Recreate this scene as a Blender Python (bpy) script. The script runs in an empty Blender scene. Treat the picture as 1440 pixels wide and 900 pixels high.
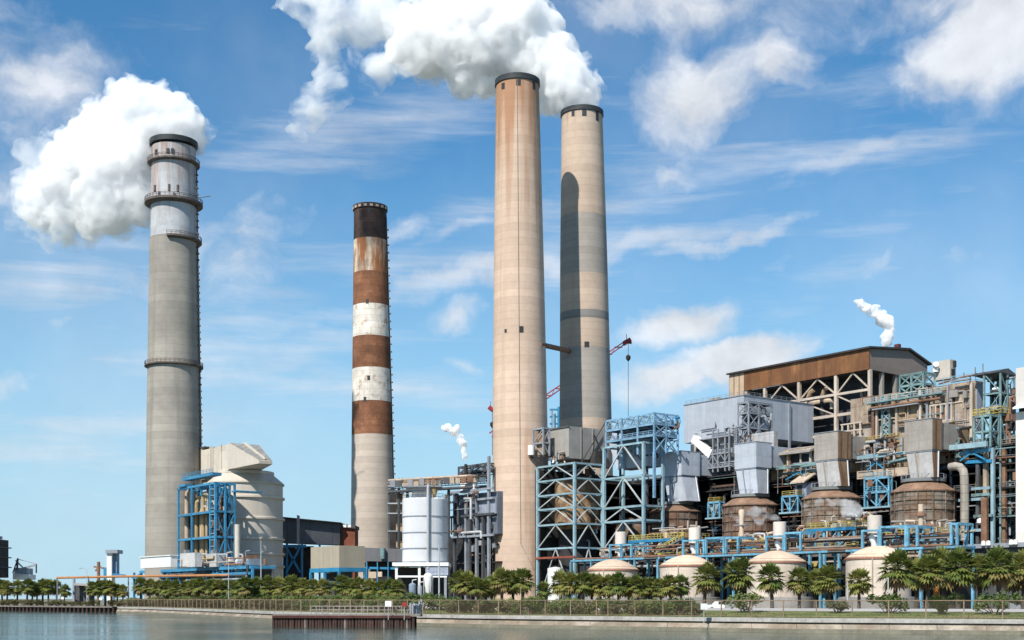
import bpy, math, random
from math import sin, cos, pi, radians, atan2, sqrt, hypot
from mathutils import Vector
random.seed(7)
scene = bpy.context.scene
COL = scene.collection
F, CX, YH, CZ, GZ = 1800.0, 720.0, 842.0, 3.9, 1.65     # lens, principal column, horizon row, eye height, yard level

# ------------------------------------------------------------------ camera
cam_d = bpy.data.cameras.new('camera'); cam = bpy.data.objects.new('camera', cam_d); COL.objects.link(cam)
cam.location = (0, 0, CZ); cam.rotation_euler = (radians(90), 0, 0)
cam_d.sensor_width = 36; cam_d.lens = F/1440*36
cam_d.shift_y = (YH-450)/1440.0
cam_d.clip_end = 30000; cam_d.clip_start = 0.5
scene.camera = cam

# ------------------------------------------------------------------ surveying helpers
def W(px, py, Y): return Vector(((px-CX)/F*Y, Y, CZ+(YH-py)/F*Y))
O = Vector((51.1, 400.0))                    # first process vessel: origin of the plant grid
def XY(a, b): return (O.x+.6*a+.8*b, O.y-.8*a+.6*b)
def AB(x, y): dx, dy = x-O.x, y-O.y; return (.6*dx-.8*dy, .8*dx+.6*dy)
def ax(px, b):
    k = (px-CX)/F; return (k*(O.y+.6*b)-O.x-.8*b)/(.6+.8*k)
def bx(px, a):
    k = (px-CX)/F; return (k*(O.y-.8*a)-O.x-.6*a)/(.8-.6*k)
def zp(py, a, b): return CZ+(YH-py)/F*(O.y-.8*a+.6*b)
def P(a, b, z): x, y = XY(a, b); return Vector((x, y, z))
def pxbox(l, c, r, top, bot, Y=None, b0=None):
    """plan of a box from its visible left end, near corner and right end; height read at the corner"""
    if b0 is None:
        p = W(c, 0, Y); a1, b0 = AB(p.x, p.y)
    else: a1 = ax(c, b0)
    return dict(a0=ax(l, b0), a1=a1, b0=b0, b1=bx(r, a1), z0=zp(bot, a1, b0), z1=zp(top, a1, b0))

# ------------------------------------------------------------------ mesh builder
class MB:
    def __init__(s): s.v = []; s.f = []; s.sm = []
    def add(s, vs, fs, smooth=False):
        n = len(s.v); s.v += [tuple(p) for p in vs]
        for f in fs: s.f.append(tuple(i+n for i in f)); s.sm.append(smooth)
        return s
    def hexa(s, p):      # 8 points: bottom ring then top ring
        return s.add(p, [(3,2,1,0),(4,5,6,7),(0,1,5,4),(1,2,6,5),(2,3,7,6),(3,0,4,7)])
    def box(s, x0, x1, y0, y1, z0, z1):
        return s.hexa([(x0,y0,z0),(x1,y0,z0),(x1,y1,z0),(x0,y1,z0),(x0,y0,z1),(x1,y0,z1),(x1,y1,z1),(x0,y1,z1)])
    def ab(s, a0, a1, b0, b1, z0, z1):
        if a0 > a1: a0, a1 = a1, a0
        if b0 > b1: b0, b1 = b1, b0
        if z0 > z1: z0, z1 = z1, z0
        q = [P(a0,b0,0), P(a1,b0,0), P(a1,b1,0), P(a0,b1,0)]
        return s.hexa([(p.x,p.y,z0) for p in q]+[(p.x,p.y,z1) for p in q])
    def pb(s, d, **k): e = dict(d); e.update(k); return s.ab(e['a0'],e['a1'],e['b0'],e['b1'],e['z0'],e['z1'])
    def beam(s, p, q, w, h=None):
        p, q = Vector(p), Vector(q); h = h or w; d = q-p
        if d.length < 1e-6: return s
        d.normalize(); up = Vector((0,0,1)) if abs(d.z) < .98 else Vector((.6,-.8,0))
        x = d.cross(up).normalized()*(w/2); y = x.cross(d).normalized()*(h/2)
        r = [-x-y, x-y, x+y, -x+y]
        return s.hexa([p+i for i in r]+[q+i for i in r])
    def abeam(s, A, B, w, h=None): return s.beam(P(*A), P(*B), w, h)
    def tube(s, pts, r, n=10, cap=True):
        pts = [Vector(p) for p in pts]; m = len(pts); rs = r if isinstance(r, (list, tuple)) else [r]*m
        vs = []; x = None
        for i, p in enumerate(pts):
            d = (pts[min(i+1,m-1)]-pts[max(i-1,0)]).normalized()
            if x is None: x = d.orthogonal().normalized()
            else:
                x = x-d*x.dot(d); x = x.normalized() if x.length > 1e-5 else d.orthogonal().normalized()
            y = d.cross(x)
            vs += [p+(x*cos(2*pi*k/n)+y*sin(2*pi*k/n))*rs[i] for k in range(n)]
        fs = [(i*n+k, i*n+(k+1)%n, (i+1)*n+(k+1)%n, (i+1)*n+k) for i in range(m-1) for k in range(n)]
        s.add(vs, fs, True)
        if cap: s.add(vs[:n], [tuple(range(n-1,-1,-1))]); s.add(vs[-n:], [tuple(range(n))])
        return s
    def lathe(s, c, prof, n=48, cap=True, lean=(0,0), arc=None):
        """prof: (radius, z); c: axis point at z=0; lean: axis shift per metre of height"""
        vs = []; t0, t1 = arc if arc else (0, 2*pi); full = arc is None; m = n if full else n+1
        for r, z in prof:
            for k in range(m):
                t = t0+(t1-t0)*k/n
                vs.append((c[0]+lean[0]*z+r*cos(t), c[1]+lean[1]*z+r*sin(t), z))
        fs = [(i*m+k, i*m+(k+1)%m, (i+1)*m+(k+1)%m, (i+1)*m+k) for i in range(len(prof)-1) for k in range(n)]
        s.add(vs, fs, True)
        if cap and full:
            if prof[0][0] > 1e-3: s.add(vs[:m], [tuple(range(m-1,-1,-1))])
            if prof[-1][0] > 1e-3: s.add(vs[-m:], [tuple(range(m))])
        return s
    def prism_b(s, poly, b0, b1):      # polygon of (a, z), extruded across b
        n = len(poly)
        vs = [P(a,b0,z) for a, z in poly]+[P(a,b1,z) for a, z in poly]
        return s.add(vs, [tuple(range(n)), tuple(range(2*n-1,n-1,-1))]+[(i, i+n, (i+1)%n+n, (i+1)%n) for i in range(n)])
    def prism_a(s, poly, a0, a1):      # polygon of (b, z), extruded along a
        n = len(poly)
        vs = [P(a0,b,z) for b, z in poly]+[P(a1,b,z) for b, z in poly]
        return s.add(vs, [tuple(range(n)), tuple(range(2*n-1,n-1,-1))]+[(i, (i+1)%n, (i+1)%n+n, i+n) for i in range(n)])
    def mesh(s, name, mat, loc=(0,0,0)):
        me = bpy.data.meshes.new(name); L = Vector(loc)
        me.from_pydata([(p[0]-L.x, p[1]-L.y, p[2]-L.z) for p in s.v], [], s.f)
        me.polygons.foreach_set('use_smooth', s.sm)
        if any(s.sm):
            try: me.set_sharp_from_angle(angle=radians(40))
            except Exception: pass
        me.materials.append(mat); me.update()
        return me

def mesh_obj(name, mb, mat, loc=(0,0,0), parent=None):
    o = bpy.data.objects.new(name, mb.mesh(name, mat, loc)); COL.objects.link(o)
    if parent is None: o.location = loc
    else: o.parent = parent
    return o
def tag(o, label=None, cat=None, group=None, kind='thing'):
    if label: o['label'] = label
    if cat: o['category'] = cat
    if group: o['group'] = group
    if kind: o['kind'] = kind
    return o
class Thing:
    """an Empty at the thing's base that parents its parts; mesh data is stored relative to that base"""
    def __init__(s, name, label, cat, loc, group=None):
        s.o = bpy.data.objects.new(name, None); COL.objects.link(s.o); s.o.location = loc
        s.o.empty_display_size = 1; s.loc = Vector(loc); tag(s.o, label, cat, group)
    def part(s, name, mb, mat, parent=None, label=None):
        o = bpy.data.objects.new(name, mb.mesh(name, mat, s.loc)); COL.objects.link(o); o.parent = parent or s.o
        if label: o['label'] = label
        return o
def single(name, mb, mat, loc, label, cat, group=None):
    return tag(mesh_obj(name, mb, mat, loc), label, cat, group)
def structure(name, mb, mat, loc=(0,0,0)): return tag(mesh_obj(name, mb, mat, loc), kind='structure')
KIDS = {}
def copy_thing(o, loc, rot=0, scale=1, label=None, group=None):
    c = o.copy(); COL.objects.link(c); c.location = loc; c.rotation_euler = (0, 0, rot); c.scale = (scale,)*3
    for ch in KIDS[o.name]:
        d = ch.copy(); COL.objects.link(d); d.parent = c
    if label: c['label'] = label
    if group: c['group'] = group
    return c

# ------------------------------------------------------------------ materials
def nt(mat): return mat.node_tree.nodes, mat.node_tree.links
def srgb(h):
    f = lambda c: c/12.92 if c <= .04045 else ((c+.055)/1.055)**2.4
    return tuple(f(int(h[i:i+2], 16)/255) for i in (0, 2, 4))
def M(name, col, rough=.6, metal=0.0, var=.22, scale=.35, streak=0.0, streak_col=(.12,.05,.02), streak_scale=(.8,.8,.07),
      panel=None, seam=.55, cyl=None, lines=None, line_k=.8, bump=0.0, spec=.3, alpha=None, patch=None, objvar=.13):
    m = bpy.data.materials.new(name); m.use_nodes = True; N, L = nt(m)
    for n in list(N): N.remove(n)
    out = N.new('ShaderNodeOutputMaterial'); bs = N.new('ShaderNodeBsdfPrincipled'); L.new(bs.outputs[0], out.inputs[0])
    bs.inputs['Roughness'].default_value = rough; bs.inputs['Metallic'].default_value = metal
    bs.inputs['Specular IOR Level'].default_value = spec
    tc = N.new('ShaderNodeTexCoord'); co = tc.outputs['Object']
    def noise(sc, detail=4, vec=None, rgh=.6):
        n = N.new('ShaderNodeTexNoise'); n.inputs['Scale'].default_value = sc; n.inputs['Detail'].default_value = detail
        n.inputs['Roughness'].default_value = rgh; L.new(vec or co, n.inputs['Vector']); return n.outputs['Fac']
    def mp(scl):
        n = N.new('ShaderNodeMapping'); n.inputs['Scale'].default_value = scl; L.new(co, n.inputs['Vector']); return n.outputs[0]
    def rng(x, a, b, c, d):
        n = N.new('ShaderNodeMapRange'); n.inputs[1].default_value = a; n.inputs[2].default_value = b
        n.inputs[3].default_value = c; n.inputs[4].default_value = d; L.new(x, n.inputs[0]); return n.outputs[0]
    def mul(c, f):
        n = N.new('ShaderNodeVectorMath'); n.operation = 'SCALE'; L.new(c, n.inputs[0]); L.new(f, n.inputs['Scale']); return n.outputs[0]
    def mix(c, col2, f):
        n = N.new('ShaderNodeMix'); n.data_type = 'RGBA'; L.new(f, n.inputs[0]); L.new(c, n.inputs[6])
        n.inputs[7].default_value = (*col2, 1); return n.outputs[2]
    rgb = N.new('ShaderNodeRGB'); rgb.outputs[0].default_value = (*col, 1); c = rgb.outputs[0]
    if patch:                                   # (colour, threshold, scale): soft-edged patches
        c = mix(c, patch[0], rng(noise(patch[2], 5), patch[1]-.06, patch[1]+.06, 0, 1))
    c = mul(c, rng(noise(scale, 5), .3, .7, 1-var, 1+var))
    c = mul(c, rng(noise(scale*7, 3), .3, .7, 1-var*.5, 1+var*.5))
    if objvar:                                  # repainted and replaced pieces differ a little
        oi = N.new('ShaderNodeObjectInfo'); c = mul(c, rng(oi.outputs['Random'], 0, 1, 1-objvar, 1+objvar))
    if panel or cyl:
        comb = N.new('ShaderNodeCombineXYZ'); sep = N.new('ShaderNodeSeparateXYZ'); L.new(co, sep.inputs[0])
        if cyl:
            at = N.new('ShaderNodeMath'); at.operation = 'ARCTAN2'; L.new(sep.outputs[1], at.inputs[0]); L.new(sep.outputs[0], at.inputs[1])
            mu = N.new('ShaderNodeMath'); mu.operation = 'MULTIPLY'; mu.inputs[1].default_value = cyl; L.new(at.outputs[0], mu.inputs[0]); sx = mu.outputs[0]
        else:
            dt = N.new('ShaderNodeVectorMath'); dt.operation = 'DOT_PRODUCT'; dt.inputs[1].default_value = (1.4, -.2, 0); L.new(co, dt.inputs[0]); sx = dt.outputs['Value']
        L.new(sx, comb.inputs[0]); L.new(sep.outputs[2], comb.inputs[1])
        br = N.new('ShaderNodeTexBrick'); L.new(comb.outputs[0], br.inputs['Vector'])
        br.offset = 0.0; br.inputs['Scale'].default_value = 1; br.inputs['Brick Width'].default_value = panel[0]; br.inputs['Row Height'].default_value = panel[1]
        br.inputs['Mortar Size'].default_value = panel[2] if len(panel) > 2 else .08; br.inputs['Mortar Smooth'].default_value = .3
        br.inputs['Color1'].default_value = (1,1,1,1); br.inputs['Color2'].default_value = (.86,.86,.86,1); br.inputs['Mortar'].default_value = (seam,)*3+(1,)
        n = N.new('ShaderNodeMix'); n.data_type = 'RGBA'; n.blend_type = 'MULTIPLY'; n.inputs[0].default_value = 1
        L.new(c, n.inputs[6]); L.new(br.outputs['Color'], n.inputs[7]); c = n.outputs[2]
    if lines:                                   # horizontal pour joints every `lines` metres
        sep2 = N.new('ShaderNodeSeparateXYZ'); L.new(co, sep2.inputs[0])
        md = N.new('ShaderNodeMath'); md.operation = 'PINGPONG'; md.inputs[1].default_value = lines/2; L.new(sep2.outputs[2], md.inputs[0])
        c = mul(c, rng(md.outputs[0], 0.0, .22, line_k, 1))
        fl = N.new('ShaderNodeMath'); fl.operation = 'SNAP'; fl.inputs[1].default_value = lines; L.new(sep2.outputs[2], fl.inputs[0])
        wn = N.new('ShaderNodeTexWhiteNoise'); wn.noise_dimensions = '1D'; L.new(fl.outputs[0], wn.inputs['W'])
        c = mul(c, rng(wn.outputs['Value'], 0, 1, .91, 1.06))
    if streak:
        c = mix(c, streak_col, rng(noise(1.0, 5, mp(streak_scale), .65), .62-.3*streak, .80-.3*streak, 0, min(1, .35+streak)))
    L.new(c, bs.inputs['Base Color'])
    if bump:
        b = N.new('ShaderNodeBump'); b.inputs['Strength'].default_value = bump; b.inputs['Distance'].default_value = .3
        L.new(noise(1.2, 6), b.inputs['Height']); L.new(b.outputs[0], bs.inputs['Normal'])
    if alpha is not None: bs.inputs['Alpha'].default_value = alpha
    return m
MATS = {}
def mt(key, *a, **k):
    if key not in MATS: MATS[key] = M(key, *a, **k)
    return MATS[key]
BLUE = mt('blue_steel', (.125,.315,.44), .6, var=.35, scale=.6, streak=.32, streak_col=(.13,.12,.11), streak_scale=(.5,.5,.3))
BLUE2 = mt('deep_blue_steel', (.030,.20,.36), .5, var=.25, streak=.15, streak_col=(.05,.07,.08))
PALE = mt('pale_blue_steel', (.24,.36,.41), .5, var=.2, streak=.2, streak_col=(.16,.12,.09))
TEAL = mt('teal_steel', (.15,.245,.25), .55, var=.35, streak=.35, streak_col=(.12,.09,.06))
SKYB = mt('sky_blue_steel', (.19,.34,.48), .55, var=.3, streak=.25, streak_col=(.16,.18,.18))
CREAMS = mt('cream_steel', (.47,.40,.33), .6, var=.15, streak=.25, streak_col=(.2,.1,.05))
GREYS = mt('grey_steel', (.24,.26,.29), .5, var=.2, streak=.2, streak_col=(.12,.1,.09))
DARK = mt('dark_shade_steel', (.030,.028,.028), .8, var=.4)  # near-black: dark parts, and shade put into recess walls and backings
DARK2 = mt('dark_cladding', (.075,.078,.085), .7, var=.3, panel=(3.2,7,.1), streak=.2, streak_col=(.05,.04,.035))
RUSTP = mt('rusty_pipe', (.20,.11,.07), .75, var=.35, streak=.3, streak_col=(.07,.035,.02))
BEIGEP = mt('beige_lagging', (.42,.34,.26), .6, var=.2, streak=.25, streak_col=(.2,.11,.06))
YEL = mt('yellow_paint', (.40,.32,.09), .6, var=.4, scale=.8, streak=.3, streak_col=(.2,.14,.06))
SILV = mt('silver_pipe', (.50,.50,.50), .42, metal=.35, var=.15)
WHITE = mt('white_paint', (.72,.72,.70), .5, var=.08, streak=.08, streak_col=(.4,.36,.3))
REDP = mt('red_paint', (.30,.03,.03), .5, var=.2)
GRATE = mt('grating', (.16,.17,.17), .7, var=.2)

# ------------------------------------------------------------------ steelwork generator
def steelwork(T, A, B, Z, mat, col=.45, bm=.4, br=.28, brace='V', faces=('l','r'), decks=(), brmat=None, deckmat=None, rail=None, skip_levels=()):
    """columns on the grid A x B, beams at levels Z[1:], bracing between levels on the outer faces"""
    for a in A:
        for b in B:
            T.part('column', MB().ab(a-col/2, a+col/2, b-col/2, b+col/2, Z[0], Z[-1]+bm/2), mat)
    for i, z in enumerate(Z):
        if i == 0 or i in skip_levels: continue
        m = MB()
        for b in B: m.ab(A[0]-col*.6, A[-1]+col*.6, b-bm*.4, b+bm*.4, z-bm*.5, z+bm*.55)
        for a in A: m.ab(a-bm*.38, a+bm*.38, B[0]-col*.5, B[-1]+col*.5, z-bm*.46, z+bm*.5)
        T.part('beam_ring', m, mat)
        if i in decks:
            T.part('deck', MB().ab(A[0], A[-1], B[0], B[-1], z+bm*.56, z+bm*.56+.12), deckmat or GRATE)
            if rail: handrail(T, [(A[0],B[0]),(A[-1],B[0]),(A[-1],B[-1])], z+bm*.56+.12, rail)
    if brace:
        for side in faces:
            m = MB()
            runs = [(A, B[0], 0)] if side == 'l' else [(B, A[-1], 1)] if side == 'r' else [(A, B[-1], 0)] if side == 'k' else [(B, A[0], 1)]
            for arr, o, sw in runs:
                for i in range(len(arr)-1):
                    for j in range(len(Z)-1):
                        p, q, z0, z1 = arr[i], arr[i+1], Z[j]+.1, Z[j+1]-.1; mid = (p+q)/2
                        if brace == 'V': segs = [((p,z0),(mid,z1)),((q,z0),(mid,z1))]
                        elif brace == 'X': segs = [((p,z0),(q,z1)),((p,z1),(q,z0))]
                        elif brace == 'K': segs = [((p,z0),(mid,z1)),((q,z0),(mid,z1)),((p,z1),((p*.5+mid*.5),(z0+z1)/2)),((q,z1),((q*.5+mid*.5),(z0+z1)/2))]
                        elif brace == '/': segs = [((p,z0),(q,z1))] if (i+j) % 2 else [((p,z1),(q,z0))]
                        for (s0, za), (s1, zb) in segs:
                            if sw: m.abeam((o,s0,za),(o,s1,zb), br)
                            else: m.abeam((s0,o,za),(s1,o,zb), br)
            T.part('bracing', m, brmat or mat)
def handrail(T, path, z, mat, h=1.15, step=2.2, r=.07, parent=None):
    m = MB()
    for (p, q) in zip(path[:-1], path[1:]):
        L = hypot(q[0]-p[0], q[1]-p[1]); n = max(1, int(L/step))
        for k in range(n+1):
            t = k/n; a, b = p[0]+(q[0]-p[0])*t, p[1]+(q[1]-p[1])*t
            m.abeam((a,b,z),(a,b,z+h), r*1.6)
        for f in (1, .55, .1): m.abeam((p[0],p[1],z+h*f),(q[0],q[1],z+h*f), r*(1.8 if f == 1 else 1.6))
    return T.part('handrail', m, mat, parent)
def pipes(T, rnd, n, a0, a1, b, z0, z1, mats, rr=(.15,.45), vert=.5, depth=1.2, name='pipe'):
    """short runs of pipe with bends, standing off a face at b"""
    for i in range(n):
        r = rnd.uniform(*rr); bb = b-r-rnd.uniform(.05, depth)
        if rnd.random() < vert:
            a = rnd.uniform(a0, a1); za = rnd.uniform(z0, z1); zb = min(z1, za+rnd.uniform(.25,.8)*(z1-z0)); w = rnd.choice((-1,1))*rnd.uniform(1,4)
            pts = [P(a,bb,za), P(a,bb,zb-.6), P(a+.15*w/abs(w),bb,zb-.15), P(a+w,bb,zb)]
        else:
            z = rnd.uniform(z0, z1); p = rnd.uniform(a0, a1); q = min(a1, p+rnd.uniform(.2,.6)*(a1-a0)); d = rnd.choice((-1,1))*rnd.uniform(.8,3)
            pts = [P(p,bb,z), P(q-.5,bb,z), P(q-.1,bb,z+.1*d), P(q,bb,z+d)]
        T.part(name, MB().tube(pts, r, 8), rnd.choice(mats))
def boxes(T, rnd, n, a0, a1, b, z0, z1, mats, size=(.8,3), depth=1.5, name='equipment_box'):
    for i in range(n):
        w, h = rnd.uniform(*size), rnd.uniform(*size); a = rnd.uniform(a0, max(a0+.1, a1-w)); z = rnd.uniform(z0, max(z0+.1, z1-h))
        T.part(name, MB().ab(a, a+w, b-rnd.uniform(.3, depth), b-.05, z, z+h), rnd.choice(mats))
# ------------------------------------------------------------------ daylight
SUN_TO = Vector((-.530, -.848, 0)).normalized(); SUN_EL = radians(46)
sd = Vector((SUN_TO.x*cos(SUN_EL), SUN_TO.y*cos(SUN_EL), sin(SUN_EL)))
sun_d = bpy.data.lights.new('sun', 'SUN'); sun = bpy.data.objects.new('sun', sun_d); COL.objects.link(sun)
sun_d.energy = 4.6; sun_d.angle = radians(.5); sun_d.color = (1, .95, .87)
sun.rotation_euler = (-sd).to_track_quat('-Z', 'Y').to_euler(); sun.location = (0, -50, 200)
world = bpy.data.worlds.new('World'); scene.world = world; world.use_nodes = True
N, L = world.node_tree.nodes, world.node_tree.links
for n in list(N): N.remove(n)
wout = N.new('ShaderNodeOutputWorld'); bg = N.new('ShaderNodeBackground'); L.new(bg.outputs[0], wout.inputs[0])
bg.inputs['Strength'].default_value = 0.078
sky = N.new('ShaderNodeTexSky'); sky.sky_type = 'NISHITA'; sky.sun_disc = False
sky.sun_elevation = SUN_EL; sky.sun_rotation = atan2(sd.x, sd.y); sky.altitude = 5; sky.air_density = 1.0; sky.dust_density = .2; sky.ozone_density = 3.0
tc = N.new('ShaderNodeTexCoord'); sp = N.new('ShaderNodeSeparateXYZ'); L.new(tc.outputs['Generated'], sp.inputs[0])
def math_(op, a, b=None, c=None, clamp=False):
    n = N.new('ShaderNodeMath'); n.operation = op; n.use_clamp = clamp
    for i, x in enumerate((a, b, c)):
        if x is None: continue
        if isinstance(x, (int, float)): n.inputs[i].default_value = x
        else: L.new(x, n.inputs[i])
    return n.outputs[0]
def rng_(x, a, b, c, d, smooth=False):
    n = N.new('ShaderNodeMapRange'); n.inputs[1].default_value = a; n.inputs[2].default_value = b; n.inputs[3].default_value = c; n.inputs[4].default_value = d
    if smooth: n.interpolation_type = 'SMOOTHSTEP'
    L.new(x, n.inputs[0]); return n.outputs[0]
# azimuth and elevation of the view into the sky (radians): clouds stand at compass directions
az = math_('ARCTAN2', sp.outputs[0], sp.outputs[1])
hyp = math_('SQRT', math_('ADD', math_('MULTIPLY', sp.outputs[0], sp.outputs[0]), math_('MULTIPLY', sp.outputs[1], sp.outputs[1])))
el = math_('ARCTAN2', sp.outputs[2], hyp)
cv = N.new('ShaderNodeCombineXYZ'); L.new(az, cv.inputs[0]); L.new(el, cv.inputs[1])
def wnoise(scale, detail=6, rough=.55, vec=None, dist=0.0):
    n = N.new('ShaderNodeTexNoise'); n.inputs['Scale'].default_value = scale; n.inputs['Detail'].default_value = detail
    n.inputs['Roughness'].default_value = rough; n.inputs['Distortion'].default_value = dist; L.new(vec or cv.outputs[0], n.inputs['Vector']); return n
wn = wnoise(9, 5, .6)
off = N.new('ShaderNodeVectorMath'); off.operation = 'SUBTRACT'; L.new(wn.outputs['Color'], off.inputs[0]); off.inputs[1].default_value = (.5,.5,.5)
offs = N.new('ShaderNodeVectorMath'); offs.operation = 'SCALE'; offs.inputs['Scale'].default_value = .075; L.new(off.outputs[0], offs.inputs[0])
warp = N.new('ShaderNodeVectorMath'); warp.operation = 'ADD'; L.new(cv.outputs[0], warp.inputs[0]); L.new(offs.outputs[0], warp.inputs[1])
def azel(px, py):
    p, q = (px-CX)/F, (YH-py)/F; a = math.atan(p); return a, math.atan(q*cos(a))
def bank(px, py, rx, ry, rot, k):
    a, e = azel(px, py); m = N.new('ShaderNodeMapping'); m.vector_type = 'TEXTURE'
    m.inputs['Location'].default_value = (a, e, 0); m.inputs['Rotation'].default_value = (0, 0, radians(rot))
    m.inputs['Scale'].default_value = (rx/F, ry/F, 1); L.new(warp.outputs[0], m.inputs['Vector'])
    ln = N.new('ShaderNodeVectorMath'); ln.operation = 'LENGTH'; L.new(m.outputs[0], ln.inputs[0])
    return rng_(ln.outputs['Value'], 1.25, .15, 0, k)
def gather(specs):
    r = None
    for s in specs:
        x = bank(*s); r = x if r is None else math_('MAXIMUM', r, x)
    return r
CUMULUS = [(1000,130,150,80,8,1.0),(1085,95,70,55,20,.9),(1400,40,175,125,10,1.05),(1290,-20,150,70,0,.8),(960,8,330,50,4,.8),(968,446,105,40,12,1.25),(1045,500,125,46,12,1.7),(940,535,110,40,0,1.1),
 (945,232,75,38,20,.62),(640,448,62,26,12,.75),(330,345,140,95,20,.72),(200,390,110,60,10,.6),(60,130,150,110,-10,.66),(40,235,110,90,0,.66),(310,583,75,20,0,.6),
 (1090,358,60,22,15,.55),(1345,380,80,30,20,.52),(1240,365,60,24,20,.45),(570,315,60,40,0,.5),(20,520,70,40,0,.55),(90,448,60,22,10,.5),(650,510,50,20,0,.5),(1180,-60,700,120,0,.75)]
cum_m = gather(CUMULUS)
pm = N.new('ShaderNodeMapping'); pm.inputs['Scale'].default_value = (1, 1.5, 1); pm.inputs['Rotation'].default_value = (0,0,radians(-10)); L.new(warp.outputs[0], pm.inputs['Vector'])
puff = wnoise(11, 10, .56, pm.outputs[0], .15).outputs['Fac']
cum = rng_(math_('ADD', cum_m, math_('MULTIPLY', math_('SUBTRACT', puff, .5), 1.7)), .22, 1.05, 0, .92, True)
# thin high streaks
st_map = N.new('ShaderNodeMapping'); st_map.inputs['Rotation'].default_value = (0, 0, radians(-14)); st_map.inputs['Scale'].default_value = (2.6, 22, 1); L.new(cv.outputs[0], st_map.inputs['Vector'])
st_n = wnoise(1.6, 9, .60, st_map.outputs[0], .25).outputs['Fac']
STREAK = [(420,190,520,120,12,.5),(860,300,900,160,13,.55),(1230,330,300,90,14,.5),(100,330,260,160,6,.6),(300,520,600,60,12,.62),(900,590,300,80,10,.5),(700,385,560,34,13,.9),(1010,330,170,20,10,.9),(1180,225,420,30,14,.6),(330,440,320,90,14,.6),(150,600,420,120,8,.62),(560,560,500,130,8,.5),(640,335,120,26,14,.7),(1290,180,260,26,16,.5)]
st = rng_(math_('ADD', gather(STREAK), math_('MULTIPLY', math_('SUBTRACT', st_n, .5), 1.9)), .20, 1.15, 0, .72, True)
veil = rng_(wnoise(3.2, 6, .55).outputs['Fac'], .40, .72, 0, .20, True)
low = rng_(el, .0, .22, .10, 0)
cover = math_('MAXIMUM', math_('MAXIMUM', cum, st), math_('MAXIMUM', veil, low))
tone = rng_(math_('ADD', math_('MULTIPLY', puff, .6), math_('MULTIPLY', wnoise(24, 6, .6).outputs['Fac'], .4)), .36, .64, .74, 1.06)
cc = N.new('ShaderNodeVectorMath'); cc.operation = 'SCALE'; cc.inputs[0].default_value = (8.2, 8.45, 8.9); L.new(tone, cc.inputs['Scale'])
hs = N.new('ShaderNodeHueSaturation'); hs.inputs['Saturation'].default_value = 1.1; hs.inputs['Value'].default_value = 1.0; L.new(sky.outputs[0], hs.inputs['Color'])
tint = N.new('ShaderNodeMix'); tint.data_type = 'RGBA'; tint.blend_type = 'MULTIPLY'; tint.inputs[0].default_value = 1; L.new(hs.outputs[0], tint.inputs[6]); tint.inputs[7].default_value = (.69, 1.16, 1.26, 1)
# pale blue air along the horizon
hz_ = N.new('ShaderNodeMix'); hz_.data_type = 'RGBA'; L.new(rng_(el, -.01, .36, .88, 0, True), hz_.inputs[0]); L.new(tint.outputs[2], hz_.inputs[6]); hz_.inputs[7].default_value = (4.2, 6.3, 7.9, 1)
mx = N.new('ShaderNodeMix'); mx.data_type = 'RGBA'; L.new(cover, mx.inputs[0]); L.new(hz_.outputs[2], mx.inputs[6]); L.new(cc.outputs[0], mx.inputs[7])
L.new(mx.outputs[2], bg.inputs['Color'])
vs = scene.view_settings; vs.view_transform = 'Standard'; vs.look = 'None'; vs.exposure = 0.5; vs.gamma = 1; vs.use_curve_mapping = False
scene.cycles.use_denoising = True; scene.cycles.max_bounces = 16; scene.cycles.diffuse_bounces = 3; scene.cycles.glossy_bounces = 3
scene.cycles.volume_bounces = 16; scene.cycles.transparent_max_bounces = 12; scene.cycles.use_adaptive_sampling = True; scene.cycles.adaptive_threshold = .012

# ------------------------------------------------------------------ water, shore, yard
wm = bpy.data.materials.new('canal_water'); wm.use_nodes = True; Nw, Lw = nt(wm); b = Nw['Principled BSDF']
b.inputs['Base Color'].default_value = (.035, .068, .050, 1); b.inputs['Roughness'].default_value = .07; b.inputs['IOR'].default_value = 1.333
tcw = Nw.new('ShaderNodeTexCoord')
def wv(scale, rot, detail, rough):
    mp_ = Nw.new('ShaderNodeMapping'); mp_.inputs['Scale'].default_value = scale; mp_.inputs['Rotation'].default_value = (0,0,rot); Lw.new(tcw.outputs['Object'], mp_.inputs[0])
    n = Nw.new('ShaderNodeTexNoise'); n.inputs['Scale'].default_value = 1; n.inputs['Detail'].default_value = detail; n.inputs['Roughness'].default_value = rough; Lw.new(mp_.outputs[0], n.inputs[0]); return n.outputs['Fac']
bp = Nw.new('ShaderNodeBump'); bp.inputs['Strength'].default_value = 1; bp.inputs['Distance'].default_value = .09; Lw.new(wv((.55,.9,1), .3, 5, .6), bp.inputs['Height'])
bp2 = Nw.new('ShaderNodeBump'); bp2.inputs['Strength'].default_value = .8; bp2.inputs['Distance'].default_value = .3; Lw.new(wv((.05,.09,1), -.2, 3, .5), bp2.inputs['Height']); Lw.new(bp.outputs[0], bp2.inputs['Normal']); Lw.new(bp2.outputs[0], b.inputs['Normal'])
mr = Nw.new('ShaderNodeMapRange'); mr.inputs[1].default_value = .35; mr.inputs[2].default_value = .65; mr.inputs[3].default_value = .03; mr.inputs[4].default_value = .15; Lw.new(wv((.012,.03,1), .1, 4, .6), mr.inputs[0]); Lw.new(mr.outputs[0], b.inputs['Roughness'])
structure('water', MB().add([(-9000,-200,0),(9000,-200,0),(9000,12000,0),(-9000,12000,0)], [(0,1,2,3)]), wm)

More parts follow.
